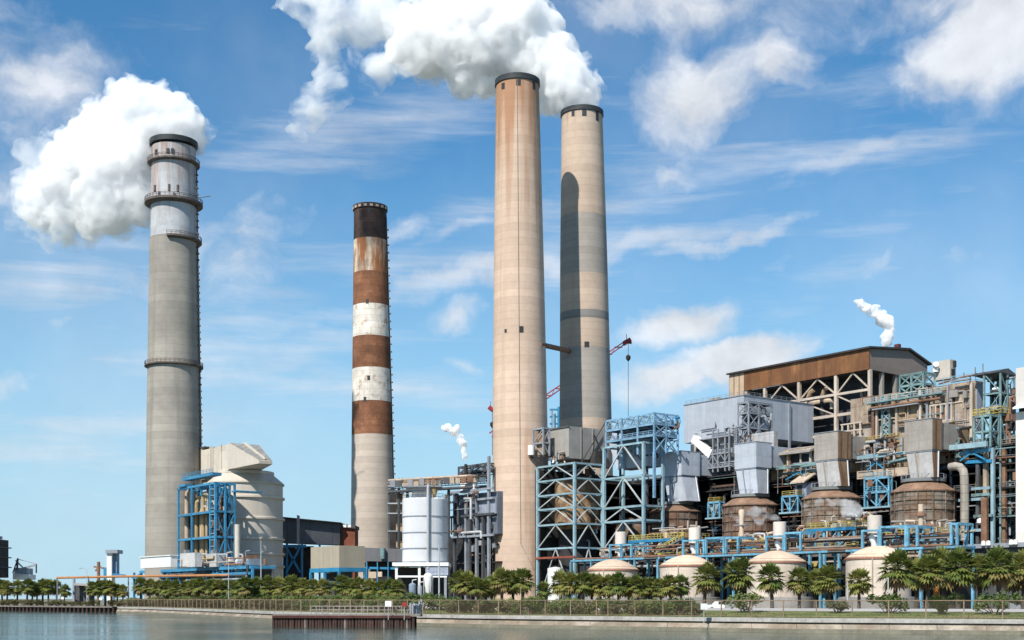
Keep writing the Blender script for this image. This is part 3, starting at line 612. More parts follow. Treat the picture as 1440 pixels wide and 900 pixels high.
def unit(t, box, fun, coll, label, newer, drum_top, cone_top, seam):
    """process vessel with cone roof, and the square duct that drops into it"""
    x, y = XY(t, 0); Yc = y
    zt = lambda py: CZ+(YH-py)/F*(Yc-6)
    V = Thing('process_vessel', label[0], 'vessel', (x, y, GZ), 'brown round process vessels under the ducts')
    R = 7.8; z1 = zt(drum_top); zc = zt(cone_top); m_ = RUSTD if newer else RUSTD2
    V.part('shell', MB().lathe((x,y), [(R, GZ), (R, z1)], 40), m_)
    V.part('cone_roof', MB().lathe((x,y), [(R+.35, z1-.1), (R+.35, z1+.2), (4.7, zc)], 40), RUSTR)
    for z in (z1-2.2, z1-4.6, z1-7.4, z1-10.2, z1-13): V.part('stiffener_ring', MB().lathe((x,y), [(R-.05,z-.18),(R+.24,z-.15),(R+.24,z+.15),(R-.05,z+.18)], 40, False), m_)
    for k in range(14):
        an = 2*pi*k/14+.2; p = Vector((x+(R+.14)*cos(an), y+(R+.14)*sin(an), 0)); V.part('post', MB().beam(p+Vector((0,0,z1-14)), p+Vector((0,0,z1)), .2), m_)
    V.part('collar', MB().lathe((x,y), [(5.0,zc),(5.6,zc+.1),(5.6,zc+.9),(4.2,zc+.9)], 32, False), GRATE)
    hr = MB()
    for k in range(16):
        p = Vector((x+5.5*cos(2*pi*k/16), y+5.5*sin(2*pi*k/16), zc+.9)); q = Vector((x+5.5*cos(2*pi*(k+1)/16), y+5.5*sin(2*pi*(k+1)/16), zc+.9)); hr.beam(p, p+Vector((0,0,1.1)), .12); hr.beam(p+Vector((0,0,1.1)), q+Vector((0,0,1.1)), .11)
    V.part('handrail', hr, GREYS)
    for k in range(12):                                   # pumps and pipe stubs round the foot of the shell
        an = -pi/2+rnd.uniform(-1.6,1.2)-.3; rr = R+rnd.uniform(.6,2.2); p = Vector((x+rr*cos(an), y+rr*sin(an), 0)); zz = z1-rnd.uniform(7.5,12)
        V.part('pipe', MB().tube([p+Vector((0,0,zz-3.5)), p+Vector((0,0,zz)), p+Vector((-.5*cos(an),-.5*sin(an),zz+.6)), p+Vector((-2.2*cos(an),-2.2*sin(an),zz+.7))], rnd.uniform(.22,.5), 8), rnd.choice([RUSTP, BEIGEP, DARK, BEIGEP]))
    b = pxbox(*box, b0=-4.0)
    D = Thing('gas_duct', label[1], 'duct', P(b['a0'], b['b0'], b['z0']), 'square gas ducts standing on the vessels')
    D.part('duct_box', MB().pb(b), LGREY if newer else OLDG)
    D.part('side_plate', MB().ab(b['a1']+.02, b['a1']+.10, b['b0']+.15, b['b1']-.1, b['z0']+.15, b['z1']-.15), LGREY if newer else OLDR)
    D.part('top_flange', MB().ab(b['a0']-.15, b['a1']+.15, b['b0']-.15, b['b1']+.15, b['z1']-.02, b['z1']+.16), GREYS)
    f0, f1 = fun; fa0, fa1 = ax(f0, -3.9), ax(f1, -3.9); z2 = zc+.9
    bm_ = MB(); ta0, ta1 = b['a0']+.35, b['a1']-.3; tb0, tb1 = b['b0']+.25, b['b1']-.8; wb0, wb1 = tb0+.35, tb1-.5
    pts = [P(fa0,wb0,z2), P(fa1,wb0,z2), P(fa1,wb1,z2), P(fa0,wb1,z2), P(ta0,tb0,b['z0']-.3), P(ta1,tb0,b['z0']-.3), P(ta1,tb1,b['z0']-.3), P(ta0,tb1,b['z0']-.3)]
    fo = D.part('funnel', bm_.hexa(pts), LGREY2 if newer else OLDF)
    D.part('flange', MB().ab(b['a0']+.1, b['a1']-.1, b['b0']+.1, b['b1']-.5, b['z0']-.3, b['z0']-.02), GREYS)
    sp_a = (ta1+fa1)/2
    D.part('side_plate', MB().hexa([P(fa1+.02,wb0+.1,z2), P(fa1+.12,wb0+.1,z2), P(fa1+.12,wb1-.1,z2), P(fa1+.02,wb1-.1,z2), P(ta1+.02,tb0+.1,b['z0']-.4), P(ta1+.12,tb0+.1,b['z0']-.4), P(ta1+.12,tb1-.1,b['z0']-.4), P(ta1+.02,tb1-.1,b['z0']-.4)]), LGREY if newer else OLDR)
    for fr in (.33, .38) if newer else (.36, .42): pass
    D.part('stiffener', MB().beam(P(fa0+(fa1-fa0)*.36, wb0-.12, z2), P(ta0+(ta1-ta0)*.36, tb0-.12, b['z0']-.3), .28), GREYS if newer else OLDG)
    D.part('downpipe', MB().tube([P(fa1+.6, wb1-1.2, z2), P(ta1+.6, tb1-1.2, b['z0']-.3)], .22, 8), SILV)
    # link back to the casing
    e = dict(b); D.part('link_duct', MB().ab(b['a0']+.6, b['a1']-seam, b['b1']+.25, 12.5, b['z0']+.5, b['z1']-.7), LGREY if newer else OLDG)
    D.part('expansion_joint', MB().ab(b['a0']+.3, b['a1']-.3, b['b1'], b['b1']+.25, b['z0']+.3, b['z1']-.3), DARK)
    return b
U = []
U.append(unit(0, (932,958,984,634,668), (938.5,964), 709, ('brown round process vessel under the smaller pale grey duct, beside the pale blue tower', 'pale grey square duct with a tapering funnel, the one nearest the pale blue tower'), True, 719, 709, .5))
U.append(unit(31.2, (1033,1063,1085,621,657), (1038.5,1064), 698, ('brown round process vessel under the pale duct, with a cream pipe rising before it', 'pale grey square duct on a tapering funnel in front of the grey penthouse'), True, 710, 698, .4))
U.append(unit(61.0, (1145,1178,1197,606,645), (1150,1181), 688, ('rusty round vessel half veiled by drifting steam', 'weathered grey duct box with brown side on a short funnel, above the steaming vessel'), False, 700, 688, .4))
U.append(unit(90.4, (1272,1311,1325,588,632), (1279,1311), 677, ('largest rusty round vessel, with ribs and a slim tan vent in front', 'weathered grey duct box with brown side, largest of the ducts'), False, 690, 676, .4))

# grey penthouse on the casing of the first two units
g = pxbox(962,1046,1144,556,612, b0=13)
T = Thing('penthouse', 'long pale grey windowless steel penthouse above the two pale ducts', 'building', P(g['a0'],g['b0'],g['z0']))
T.part('cladding', MB().pb(g), mt('pale_grey_cladding', (.40,.43,.48), .6, var=.08, panel=(1.6,40,.06), seam=.8, streak=.12, streak_col=(.3,.31,.33)))
T.part('roof_edge', MB().ab(g['a0']-.2,g['a1']+.2,g['b0']-.2,g['b1']+.2,g['z1'],g['z1']+.25), GREYS)
sm = g['b0']+(g['b1']-g['b0'])*.62
handrail(T, [(g['a0']+.4,g['b0']+.3),(g['a1']-.3,g['b0']+.3),(g['a1']-.3,g['b1']-.4)], g['z1']+.25, GREYS, 1.1, 2.4, .045)
boxes(T, rnd, 5, g['a0']+3, g['a1']-3, g['b0']+8, g['z1']+.25, g['z1']+2.0, [GREYS,OLDG], (.8,1.7), 4, 'roof_unit'); pipes(T, rnd, 6, g['a0']+1, g['a1']-4, g['b0'], g['z0']+.5, g['z0']+4, [GREYS,SILV,DARK2], (.08,.18), .4, .5)
T.part('access_door', MB().ab(g['a0']+5,g['a0']+6.2,g['b0']-.06,g['b0']-.01,g['z0']+.4,g['z0']+2.6), GREYS)
T.part('drain_pipe', MB().ab(g['a1']+.05,g['a1']+.6,sm,sm+.7,g['z0']-4,g['z1']-.5), GREYS)
# grey steelwork bay against its right face
q0, q1 = bx(1052, g['a1']+5), bx(1072, g['a1']+5)
T = Thing('steel_bay', 'small grey steel platform bay with stairs against the grey penthouse', 'platform', P(g['a1'],g['b0'],g['z0']))
steelwork(T, [g['a1']+.8, g['a1']+5.2], [g['b0']-3.5, g['b0']+1, g['b0']+7], [g['z0']-3.5, g['z0']+1.5, g['z0']+6, g['z0']+9.2], GREYS, .4, .4, .25, 'X', ('l','r'), (1,2,3), rail=GREYS)
pipes(T, rnd, 7, g['a1']+1, g['a1']+9, g['b0']+3, g['z0']-2, g['z0']+8, [GREYS, DARK, SILV], (.2,.5))

# casing below: beige and grey plates with recesses
BEIGEC = mt('beige_casing', (.33,.27,.21), .8, var=.3, scale=.25, panel=(3.4,5.2,.09), seam=.6, streak=.45, streak_col=(.22,.135,.085), streak_scale=(.5,.5,.05), patch=((.30,.265,.235), .55, .12))
TANC = mt('tan_casing', (.32,.23,.145), .8, var=.3, scale=.25, panel=(2.8,4,.09), seam=.6, streak=.3, streak_col=(.26,.13,.06), streak_scale=(.5,.5,.06))
c = pxbox(1196,1372,1384,535,606, b0=12)
T = Thing('boiler_casing', 'weathered beige boiler casing with pipes and platforms below the brown roofed hall', 'building', P(c['a0'],c['b0'],c['z0']))
T.part('casing', MB().pb(c), BEIGEC)
T.part('end_wall', MB().ab(c['a1']+.03,c['a1']+.25,c['b0']+.2,c['b1'],c['z0'],c['z1']-.4), mt('blue_grey_cladding', (.30,.33,.40), .6, var=.12, panel=(1.4,30,.07)))
cz = lambda f: c['z0']+(c['z1']-c['z0'])*f
ca = lambda px: ax(px, c['b0']-.1)
for px0, px1, f0, f1, m_ in [(1200,1228,.42,.88,BEIGEC),(1262,1300,.28,.74,TANC),(1312,1344,.2,.62,BEIGEC),(1345,1370,.05,.95,BEIGEC)]:
    T.part('projecting_panel', MB().ab(ca(px0),ca(px1),c['b0']-rnd.uniform(.6,1.2),c['b0']-.02,cz(f0),cz(f1)), m_)
for px, m_, w in [(1233,RUSTP,.9),(1238,CREAMS,.6),(1246,TEAL,.5),(1256,TEAL,.5),(1266,CREAMS,.6),(1299,CREAMS,.7),(1309,GREYS,.6),(1371,CREAMS,.7),(1338,GREYS,.5)]:
    T.part('column', MB().ab(ca(px)-w/2,ca(px)+w/2,c['b0']-1.9,c['b0']-1.3,c['z0']-3,c['z1']-.6), m_)
tr = MB()
for k in range(5):
    za, zb = cz(.1+.16*k), cz(.26+.16*k); tr.abeam((ca(1246),c['b0']-1.6,za),(ca(1256),c['b0']-1.6,zb), .25); tr.abeam((ca(1246),c['b0']-1.6,zb),(ca(1256),c['b0']-1.6,za), .25)
T.part('bracing', tr, PALE)
# the frame like a window with pale bars
wf = MB()
for k in range(5): wf.ab(ca(1313+k*7.4)-.22,ca(1313+k*7.4)+.22,c['b0']-1.7,c['b0']-1.25,cz(.26),cz(.60))
for f in (.26,.6): wf.ab(ca(1312),ca(1344),c['b0']-1.75,c['b0']-1.2,cz(f)-.2,cz(f)+.25)
T.part('barred_opening', wf, CREAMS); T.part('opening_back', MB().ab(ca(1314),ca(1342),c['b0']-1.2,c['b0']-1.1,cz(.28),cz(.58)), RUSTP)
wf = MB()
for k in range(4): wf.ab(ca(1188+k*8.5)-.22,ca(1188+k*8.5)+.22,c['b0']-1.4,c['b0']-1.0,cz(.16),cz(.46))
for f in (.16,.31,.46): wf.ab(ca(1186),ca(1216),c['b0']-1.45,c['b0']-.95,cz(f)-.15,cz(f)+.2)
T.part('barred_opening', wf, CREAMS)
T.part('walkway', MB().ab(ca(1228),ca(1335),c['b0']-3.4,c['b0']-1.9,cz(.80),cz(.80)+.3), TEAL); handrail(T, [(ca(1228),c['b0']-3.3),(ca(1335),c['b0']-3.3)], cz(.80)+.3, PALE)
T.part('walkway', MB().ab(ca(1236),ca(1300),c['b0']-3.2,c['b0']-1.9,cz(.66),cz(.66)+.3), GREYS); T.part('header_pipe', MB().tube([P(ca(1232),c['b0']-2.4,cz(.72)),P(ca(1330),c['b0']-2.4,cz(.72))], .35, 8), RUSTP)
T.part('walkway', MB().ab(ca(1226),ca(1276),c['b0']-3.6,c['b0']-1.9,cz(-.02),cz(-.02)+.35), TEAL); handrail(T, [(ca(1226),c['b0']-3.5),(ca(1276),c['b0']-3.5)], cz(-.02)+.35, YEL, 1.3, 1.4, .09)
T.part('walkway', MB().ab(ca(1345),ca(1372),c['b0']-3.0,c['b0']-1.9,cz(1.0),cz(1.0)+.3), GREYS); handrail(T, [(ca(1316),c['b0']-.2),(ca(1372),c['b0']-.2),(ca(1372),c['b0']+4)], cz(1.0)+.1, PALE, 1.8)
T.part('ridge_pipe', MB().tube([P(ca(1318),c['b0']+.6,cz(1.05)),P(ca(1352),c['b0']+.6,cz(1.12)),P(ca(1374),c['b0']+.6,cz(1.12))], .25, 8), RUSTP)
pipes(T, rnd, 30, ca(1198), ca(1368), c['b0']-.6, cz(.02), cz(.98), [RUSTP,BEIGEP,GREYS,BEIGEP,TEAL,DARK], (.08,.2))
boxes(T, rnd, 18, ca(1198), ca(1368), c['b0']-.4, cz(0), cz(.9), [OLDG,TANC,DARK,BEIGEC,BEIGEC], (.8,2.6))
# teal gallery on top of the casing, beside the gable
T = Thing('roof_gallery', 'teal trussed gallery on the casing roof under the gable end', 'platform', P(ca(1266),c['b0'],c['z1']))
ga0, ga1 = ca(1267), ca(1300)
steelwork(T, [ga0, (ga0+ga1)/2, ga1], [c['b0']-.6, c['b0']+4.5], [c['z1']-1.5, c['z1']+1.2, c['z1']+4.2], TEAL, .42, .5, .3, 'X', ('l','r'), (1,), rail=None)
T.part('panel', MB().ab(ga0+1,ga1-.6,c['b0']+1.0,c['b0']+1.2,c['z1']-1,c['z1']+2.2), DARK2)
# beige rooftop block
k = pxbox(1311,1336,1344,505,532, b0=19)
T = Thing('rooftop_block', 'plain cream rooftop block with dark corner vents between the gable and the stair tower', 'building', P(k['a0'],k['b0'],k['z0']))
T.part('wall', MB().pb(k), mt('cream_block', (.50,.45,.39), .8, var=.1, panel=(2.2,8,.05), seam=.85))
T.part('vent', MB().ab(k['a1']+.02,k['a1']+.5,k['b0']+1.2,k['b1']-.4,k['z1']-2,k['z1']-.3), DARK); T.part('vent', MB().ab(k['a1']+.02,k['a1']+.3,k['b0']+.5,k['b0']+1.8,k['z0']+1,k['z0']+2.6), DARK)
T.part('hood', MB().tube([P(k['a0']+1.5,k['b0']-.6,k['z0']+2.2),P(k['a0']+1.5,k['b0']-.6,k['z0']+3.6),P(k['a0']+2.3,k['b0']-1.6,k['z0']+4.1)], .75, 10), WHITE)

# lower strip of casing between the ducts
c2 = pxbox(1084,1352,1360,603,645, b0=8.5); z_ = lambda f: c2['z0']+(c2['z1']-c2['z0'])*f; a2 = lambda px: ax(px, c2['b0']-.1)
T = Thing('lower_casing', 'tan and dark lower boiler casing seen between the square ducts', 'building', P(c2['a0'],c2['b0'],c2['z0']))
T.part('casing', MB().pb(c2, z0=z_(-.1), b1=11.8), TANC)
T.part('sloping_shelf', MB().prism_a([(c2['b0']-2.4, z_(.78)), (11.8, z_(1.02)), (11.8, z_(1.1)), (c2['b0']-2.4, z_(.86))], a2(1086), a2(1146)), OLDG)
T.part('shade_panel', MB().ab(a2(1112),a2(1146),c2['b0']-.3,c2['b0']-.05,z_(.42),z_(.78)), DARK)  # near-black slabs on the face paint the shade of recesses
for p0, p1 in ((1218,1246),(1328,1352)): T.part('shade_panel', MB().ab(a2(p0),a2(p1),c2['b0']-.3,c2['b0']-.05,z_(.05),z_(.9)), DARK)
for px in (1110,1113,1128,1142,1214,1222,1232,1240,1248,1256,1270,1330,1337,1346): T.part('column', MB().ab(a2(px)-.25,a2(px)+.25,c2['b0']-.9,c2['b0']-.4,z_(-.1),z_(.95)), rnd.choice([CREAMS,GREYS,RUSTP,OLDG]))
pipes(T, rnd, 16, a2(1212), a2(1262), c2['b0']-.4, z_(0), z_(1), [DARK,RUSTP,GREYS,CREAMS,SILV], (.15,.4)); pipes(T, rnd, 12, a2(1326), a2(1354), c2['b0']-.4, z_(0), z_(1), [DARK,RUSTP,GREYS,CREAMS,TEAL], (.15,.4)); pipes(T, rnd, 5, a2(1088), a2(1144), c2['b0']-.4, z_(.1), z_(1), [RUSTP,GREYS,SILV], (.12,.3))
boxes(T, rnd, 7, a2(1212), a2(1262), c2['b0']-.4, z_(0), z_(.9), [DARK,TANC,GREYS,RUSTP], (.8,2.2)); boxes(T, rnd, 6, a2(1326), a2(1352), c2['b0']-.4, z_(0), z_(.9), [DARK,GREYS,RUSTP], (.8,2.2))
pipes(T, rnd, 24, a2(1096), a2(1146), c2['b0']-2.5, z_(-.9), z_(.3), [DARK2,RUSTP,GREYS,TEAL], (.06,.18), .5, 2); pipes(T, rnd, 22, a2(1206), a2(1270), c2['b0']-2.5, z_(-1.2), z_(.6), [DARK2,RUSTP,GREYS,TEAL,OLDG], (.06,.18), .5, 2.5)
c3 = pxbox(972,1088,1094,606,652, b0=11); z3 = lambda f: c3['z0']+(c3['z1']-c3['z0'])*f; a3 = lambda px: ax(px, c3['b0']-.1)
LIGHTC = mt('pale_worn_casing', (.42,.42,.43), .75, var=.2, panel=(2.2,3,.08), streak=.3, streak_col=(.28,.2,.14), streak_scale=(.6,.6,.06))
T = Thing('upper_plant_room', 'pale worn plant room crowded with steelwork and a white chute, under the grey penthouse', 'building', P(c3['a0'],c3['b0'],c3['z0']))
T.part('casing', MB().pb(c3), LIGHTC)
T.part('white_chute', MB().hexa([P(a3(981),c3['b0']-3.2,z3(.98)),P(a3(985),c3['b0']-3.2,z3(1.16)),P(a3(985),c3['b0']-.9,z3(1.16)),P(a3(981),c3['b0']-.9,z3(.98)),P(a3(1006),c3['b0']-3.2,z3(.36)),P(a3(1010),c3['b0']-3.2,z3(.56)),P(a3(1010),c3['b0']-.9,z3(.56)),P(a3(1006),c3['b0']-.9,z3(.36))]), WHITE)
for px, f0, f1 in ((966,.5,.92),(974,.55,.9),(965,.1,.4),(977,.1,.42)): T.part('window', MB().ab(a3(px+8)-.9,a3(px+8)+.5,c3['b0']-.12,c3['b0']-.02,z3(f0),z3(f1)), DARK2)
for z in (.02,.45,.98): T.part('walkway', MB().ab(a3(985 if z > .1 else 984),a3(1034),c3['b0']-3.0,c3['b0']-.05,z3(z),z3(z)+.3), GREYS); handrail(T, [(a3(1010),c3['b0']-2.9),(a3(1050),c3['b0']-2.9)], z3(z)+.3, GREYS)
for px in (1011,1018,1028,1034,1044): T.part('column', MB().ab(a3(px)-.22,a3(px)+.22,c3['b0']-2.9,c3['b0']-2.5,z3(-.1),z3(1.25)), GREYS)
tr = MB()
for p0, p1 in ((986,999),(999,1011),(1011,1022),(1022,1034)):
    tr.abeam((a3(p0),c3['b0']-2.8,z3(.0)),(a3(p1),c3['b0']-2.8,z3(.44)),.25); tr.abeam((a3(p0),c3['b0']-2.8,z3(.44)),(a3(p1),c3['b0']-2.8,z3(.0)),.2)
T.part('bracing', tr, GREYS)
pipes(T, rnd, 14, a3(985), a3(1060), c3['b0']-.5, z3(0), z3(1.25), [GREYS,DARK,SILV,RUSTP], (.12,.32)); boxes(T, rnd, 8, a3(985), a3(1040), c3['b0']-.4, z3(0), z3(1.1), [GREYS,DARK,WHITE,OLDG], (.7,2))

# open dark storeys under the casing: real floors cast shade, and the near-black colour deepens it
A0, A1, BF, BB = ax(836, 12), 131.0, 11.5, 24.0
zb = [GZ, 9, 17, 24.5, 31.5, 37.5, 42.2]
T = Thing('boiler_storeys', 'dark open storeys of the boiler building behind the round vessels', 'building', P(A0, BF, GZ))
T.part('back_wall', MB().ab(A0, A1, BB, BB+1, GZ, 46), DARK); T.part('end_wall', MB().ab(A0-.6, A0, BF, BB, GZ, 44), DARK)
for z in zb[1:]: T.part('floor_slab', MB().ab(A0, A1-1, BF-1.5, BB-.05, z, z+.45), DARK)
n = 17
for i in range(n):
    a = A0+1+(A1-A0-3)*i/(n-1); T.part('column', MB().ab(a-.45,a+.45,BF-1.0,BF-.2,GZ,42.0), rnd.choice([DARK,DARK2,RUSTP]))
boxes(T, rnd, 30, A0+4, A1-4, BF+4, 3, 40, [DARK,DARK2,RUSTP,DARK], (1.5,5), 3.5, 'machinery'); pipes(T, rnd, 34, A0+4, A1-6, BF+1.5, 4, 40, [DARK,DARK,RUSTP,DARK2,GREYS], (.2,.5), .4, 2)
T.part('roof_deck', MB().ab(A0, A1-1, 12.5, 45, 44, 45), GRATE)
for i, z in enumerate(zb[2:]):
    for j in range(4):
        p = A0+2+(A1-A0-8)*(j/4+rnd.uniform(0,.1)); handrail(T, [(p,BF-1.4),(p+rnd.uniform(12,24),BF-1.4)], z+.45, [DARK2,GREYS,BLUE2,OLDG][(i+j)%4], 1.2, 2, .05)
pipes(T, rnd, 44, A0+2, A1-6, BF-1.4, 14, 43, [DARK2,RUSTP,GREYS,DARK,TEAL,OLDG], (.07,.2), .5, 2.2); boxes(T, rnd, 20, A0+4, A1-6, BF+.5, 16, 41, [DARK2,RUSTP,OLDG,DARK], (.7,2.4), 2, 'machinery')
# teal girders across each bay between the ducts
def girder(p0, p1, py0, py1, b, mat, th=.9):
    a0, a1 = ax(p0, b), ax(p1, b); return MB().hexa([P(a0,b-.3,zp(py0,a0,b)-th/2),P(a1,b-.3,zp(py1,a1,b)-th/2),P(a1,b+.5,zp(py1,a1,b)-th/2),P(a0,b+.5,zp(py0,a0,b)-th/2),P(a0,b-.3,zp(py0,a0,b)+th/2),P(a1,b-.3,zp(py1,a1,b)+th/2),P(a1,b+.5,zp(py1,a1,b)+th/2),P(a0,b+.5,zp(py0,a0,b)+th/2)])
bays = [('second and third square ducts', [(1088,1148,659,652,5.5,TEAL,1.0),(1098,1150,667,661,7,TEAL,.7),(1088,1150,653,647,9,PALE,.5)]),
        ('third and fourth square ducts', [(1203,1247,644,639,5,PALE,1.2),(1218,1276,654,647,6.5,TEAL,.8),(1246,1276,640,636,7,PALE,.7),(1250,1276,650,644,5.5,TEAL,.5)]),
        ('fourth duct and the stair tower', [(1333,1388,630,624,4,PALE,1.3),(1350,1392,638,632,5.5,BLUE,1.0),(1358,1395,650,648,6,BLUE2,.8),(1345,1380,640,637,7.5,TEAL,.6)])]
for lab, gs in bays:
    T = Thing('girder_set', 'pale and teal steel girders bridging between the '+lab, 'girders', P(ax(gs[0][0],5), 5, 30), 'teal girders between the ducts')
    for p0, p1, y0, y1, b_, m_, th in gs: T.part('girder', girder(p0, p1, y0, y1, b_, m_, th), m_)
    p0, p1, y0, y1, b_, m_, th = gs[0]; a0, a1 = ax(p0+14, b_), ax(p1-6, b_); z0 = zp(y0, a0, b_)
    T.part('bracing', MB().abeam((a0,b_+1,z0+.4),(a1,b_+1,z0-3.4),.35).abeam((a1,b_+1,z0+.6),(a0,b_+1,z0-3.2),.35), BLUE2)
# tan crossover duct
a0, a1 = ax(1205,6), ax(1277,6)
single('crossover_duct', MB().hexa([P(a0,6,zp(674,a0,6)),P(a1,6,zp(668,a1,6)),P(a1,9,zp(668,a1,6)),P(a0,9,zp(674,a0,6)),P(a0,6,zp(663,a0,6)),P(a1,6,zp(656,a1,6)),P(a1,9,zp(656,a1,6)),P(a0,9,zp(663,a0,6))]), BEIGEP, P(a0,6,30), 'horizontal tan duct running between the two rusty duct boxes', 'duct')
# small shed on a ledge between the 2nd and 3rd unit
s_ = pxbox(1118,1134,1144,678,701, b0=3)
T = Thing('plant_cabin', 'small grey cabin with a tan lean-to roof between two square ducts', 'cabin', P(s_['a0'],s_['b0'],s_['z0']))
T.part('wall', MB().pb(s_), mt('grey_blue_cabin', (.22,.26,.33), .6)); T.part('roof', MB().prism_a([(s_['b0']-1.4,s_['z1']-.2),(s_['b1']+.5,s_['z1']+2.4),(s_['b1']+.5,s_['z1']+2.8),(s_['b0']-1.4,s_['z1']+.2)], s_['a0']-.6, s_['a1']+.4), BEIGEP)
T.part('doorway', MB().ab(s_['a0']+.8,s_['a0']+2.6,s_['b0']-.08,s_['b0']-.01,s_['z0'],s_['z1']-.7), DARK)
# blue access platforms beside the vessels
def platform(box, b0, label, levels, yel=True):
    d = pxbox(*box, b0=b0); T = Thing('access_platform', label, 'platform', P(d['a0'],d['b0'],d['z0']), 'blue access platforms beside the vessels')
    n = levels; Z = [d['z0']+(d['z1']-d['z0'])*i/n for i in range(n+1)]
    T.part('deck', MB().ab(d['a0']-.8,d['a1']+.8,d['b0']-.6,d['b1']+.5,d['z0']-.5,d['z0']-.02), PALE)
    steelwork(T, [d['a0'], (d['a0']+d['a1'])/2, d['a1']], [d['b0'], d['b1']], Z, BLUE, .4, .45, .24, '/', ('l','r'), tuple(range(1,n+1)), rail=YEL if yel else BLUE)
    boxes(T, rnd, 4, d['a0'], d['a1'], d['b1']-.4, d['z0'], d['z1'], [RUSTP,DARK,BEIGEP,GREYS], (.8,2))
    T.part('post', MB().ab(d['a0'],d['a0']+.35,d['b1'],d['b1']+.35,GZ+8,d['z0']-.5), DARK2); T.part('post', MB().ab(d['a1']-.35,d['a1'],d['b1'],d['b1']+.35,GZ+8,d['z0']-.5), DARK2)
platform((996,1012,1018,706,727), 3, 'small blue access platform between the two pale ducts', 1)
platform((1100,1122,1130,697,719), 0, 'blue access platform below the grey cabin with tan roof', 1)
platform((1216,1250,1254,671,711), 3, 'tall blue access platform under the tan crossover duct', 2, False)
# bent grey duct right of the last vessel
b_ = 2; pa = lambda px: ax(px, b_)
pts = [P(pa(1336),b_,zp(657,pa(1336),b_)),P(pa(1343),b_,zp(655.5,pa(1343),b_)),P(pa(1350),b_,zp(657,pa(1350),b_)),P(pa(1354.5),b_,zp(662,pa(1354.5),b_)),P(pa(1356),b_,zp(670,pa(1356),b_)),P(pa(1356.5),b_,zp(690,pa(1356),b_)),P(pa(1356.5),b_,zp(760,pa(1356),b_))]
single('bent_duct', MB().tube(pts, 1.05, 14), mt('grey_brown_lagging', (.30,.27,.23), .7, var=.2, streak=.3, streak_col=(.18,.13,.1), panel=(50,2.2,.1)), P(pa(1356),b_,GZ), 'fat grey-brown duct bending down to the right of the largest vessel', 'duct')

# brown roofed boiler hall behind
h = pxbox(1025,1222,1304,490,519, b0=45); zf = h['z0']; ze = h['z1']; br_ = h['b0']+(h['b1']-h['b0'])*.66; zr = ze+1.6; zl = ze-1.8
T = Thing('boiler_hall', 'brown roofed boiler hall with an open cream steel frame, tallest building of the plant', 'building', P(h['a0'],h['b0'],GZ))
BRNC = mt('brown_fascia_cladding', (.20,.088,.036), .65, var=.25, scale=.12, panel=(4.5,30,.1), seam=.75, streak=.6, streak_col=(.12,.055,.028), streak_scale=(.35,.35,.04), patch=((.26,.125,.05), .56, .08))
GABC = mt('grey_brown_gable_cladding', (.235,.19,.165), .65, var=.1, scale=.1, panel=(40,2.2,.05), seam=.88)
T.part('fascia', MB().ab(h['a0']+7, h['a1'], h['b0'], h['b0']+.6, zf, ze), BRNC)
gb = MB().prism_a([(h['b0']+.62, zf), (h['b1'], zf-.6), (h['b1'], zl), (br_, zr), (h['b0']+.62, ze)], h['a1']-.6, h['a1']+.02); T.part('gable', gb, GABC)
roof = T.part('roof', MB().prism_a([(h['b0']-.8,ze),(br_,zr+.1),(h['b1']+1.2,zl-.1),(h['b1']+1.2,zl+.5),(br_,zr+.75),(h['b0']-.8,ze+.55)], h['a0']-.5, h['a1']+.9), mt('dark_roof', (.045,.04,.04), .8))
T.part('roof_vent', MB().ab(h['a1']-4.6,h['a1']-3.0,br_-.9,br_+.5,zr+.6,zr+2.6), mt('red_vent', (.12,.035,.035), .7), roof)
for dy in range(2): T.part('roof_pipe', MB().tube([P(h['a1']-9-dy*7,br_-3,zr),P(h['a1']-9-dy*7,br_-3,zr+1.6)], .3, 8), GREYS, roof)
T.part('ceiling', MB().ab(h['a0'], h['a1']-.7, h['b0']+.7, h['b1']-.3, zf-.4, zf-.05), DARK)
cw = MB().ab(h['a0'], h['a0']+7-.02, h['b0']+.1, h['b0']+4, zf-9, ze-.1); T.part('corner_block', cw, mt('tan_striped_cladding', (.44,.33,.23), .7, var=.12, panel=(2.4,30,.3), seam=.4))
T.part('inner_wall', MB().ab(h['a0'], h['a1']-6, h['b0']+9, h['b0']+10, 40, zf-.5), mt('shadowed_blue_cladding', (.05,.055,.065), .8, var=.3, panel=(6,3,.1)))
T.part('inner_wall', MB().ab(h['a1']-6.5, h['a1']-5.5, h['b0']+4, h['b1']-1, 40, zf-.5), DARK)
aa = lambda px: ax(px, h['b0'])
for px in (1048,1074,1122,1174,1221.5): T.part('column', MB().ab(aa(px)-.5,aa(px)+.5,h['b0']+.2,h['b0']+1.2,40,zf-.05), CREAMS)
for px in (1243,1262): T.part('column', MB().ab(h['a1']-1.5,h['a1']-.3,bx(px,h['a1'])-.5,bx(px,h['a1'])+.5,40,zf-.1), OLDG)
za, zc_ = zp(547, h['a1'], h['b0']), zp(577, h['a1'], h['b0']); zz0, zz1 = za-1, zc_-1
for z, th in ((za,.75),(zc_,.9),(zc_-6,.8)): T.part('girt', MB().ab(h['a0']+6,h['a1']-.1,h['b0']+.35,h['b0']+1.35,z-th/2,z+th/2), CREAMS)
m = MB(); cols = [aa(p) for p in (1074,1122,1174,1221.5)]
for p, q in zip(cols[:-1], cols[1:]):
    mid = (p+q)/2; m.abeam((p,h['b0']+.8,za),(mid,h['b0']+.8,zf-.2),.42); m.abeam((q,h['b0']+.8,za),(mid,h['b0']+.8,zf-.2),.42); m.abeam((p,h['b0']+.8,za-.3),(q,h['b0']+.8,zc_),.4)
T.part('bracing', m, CREAMS)
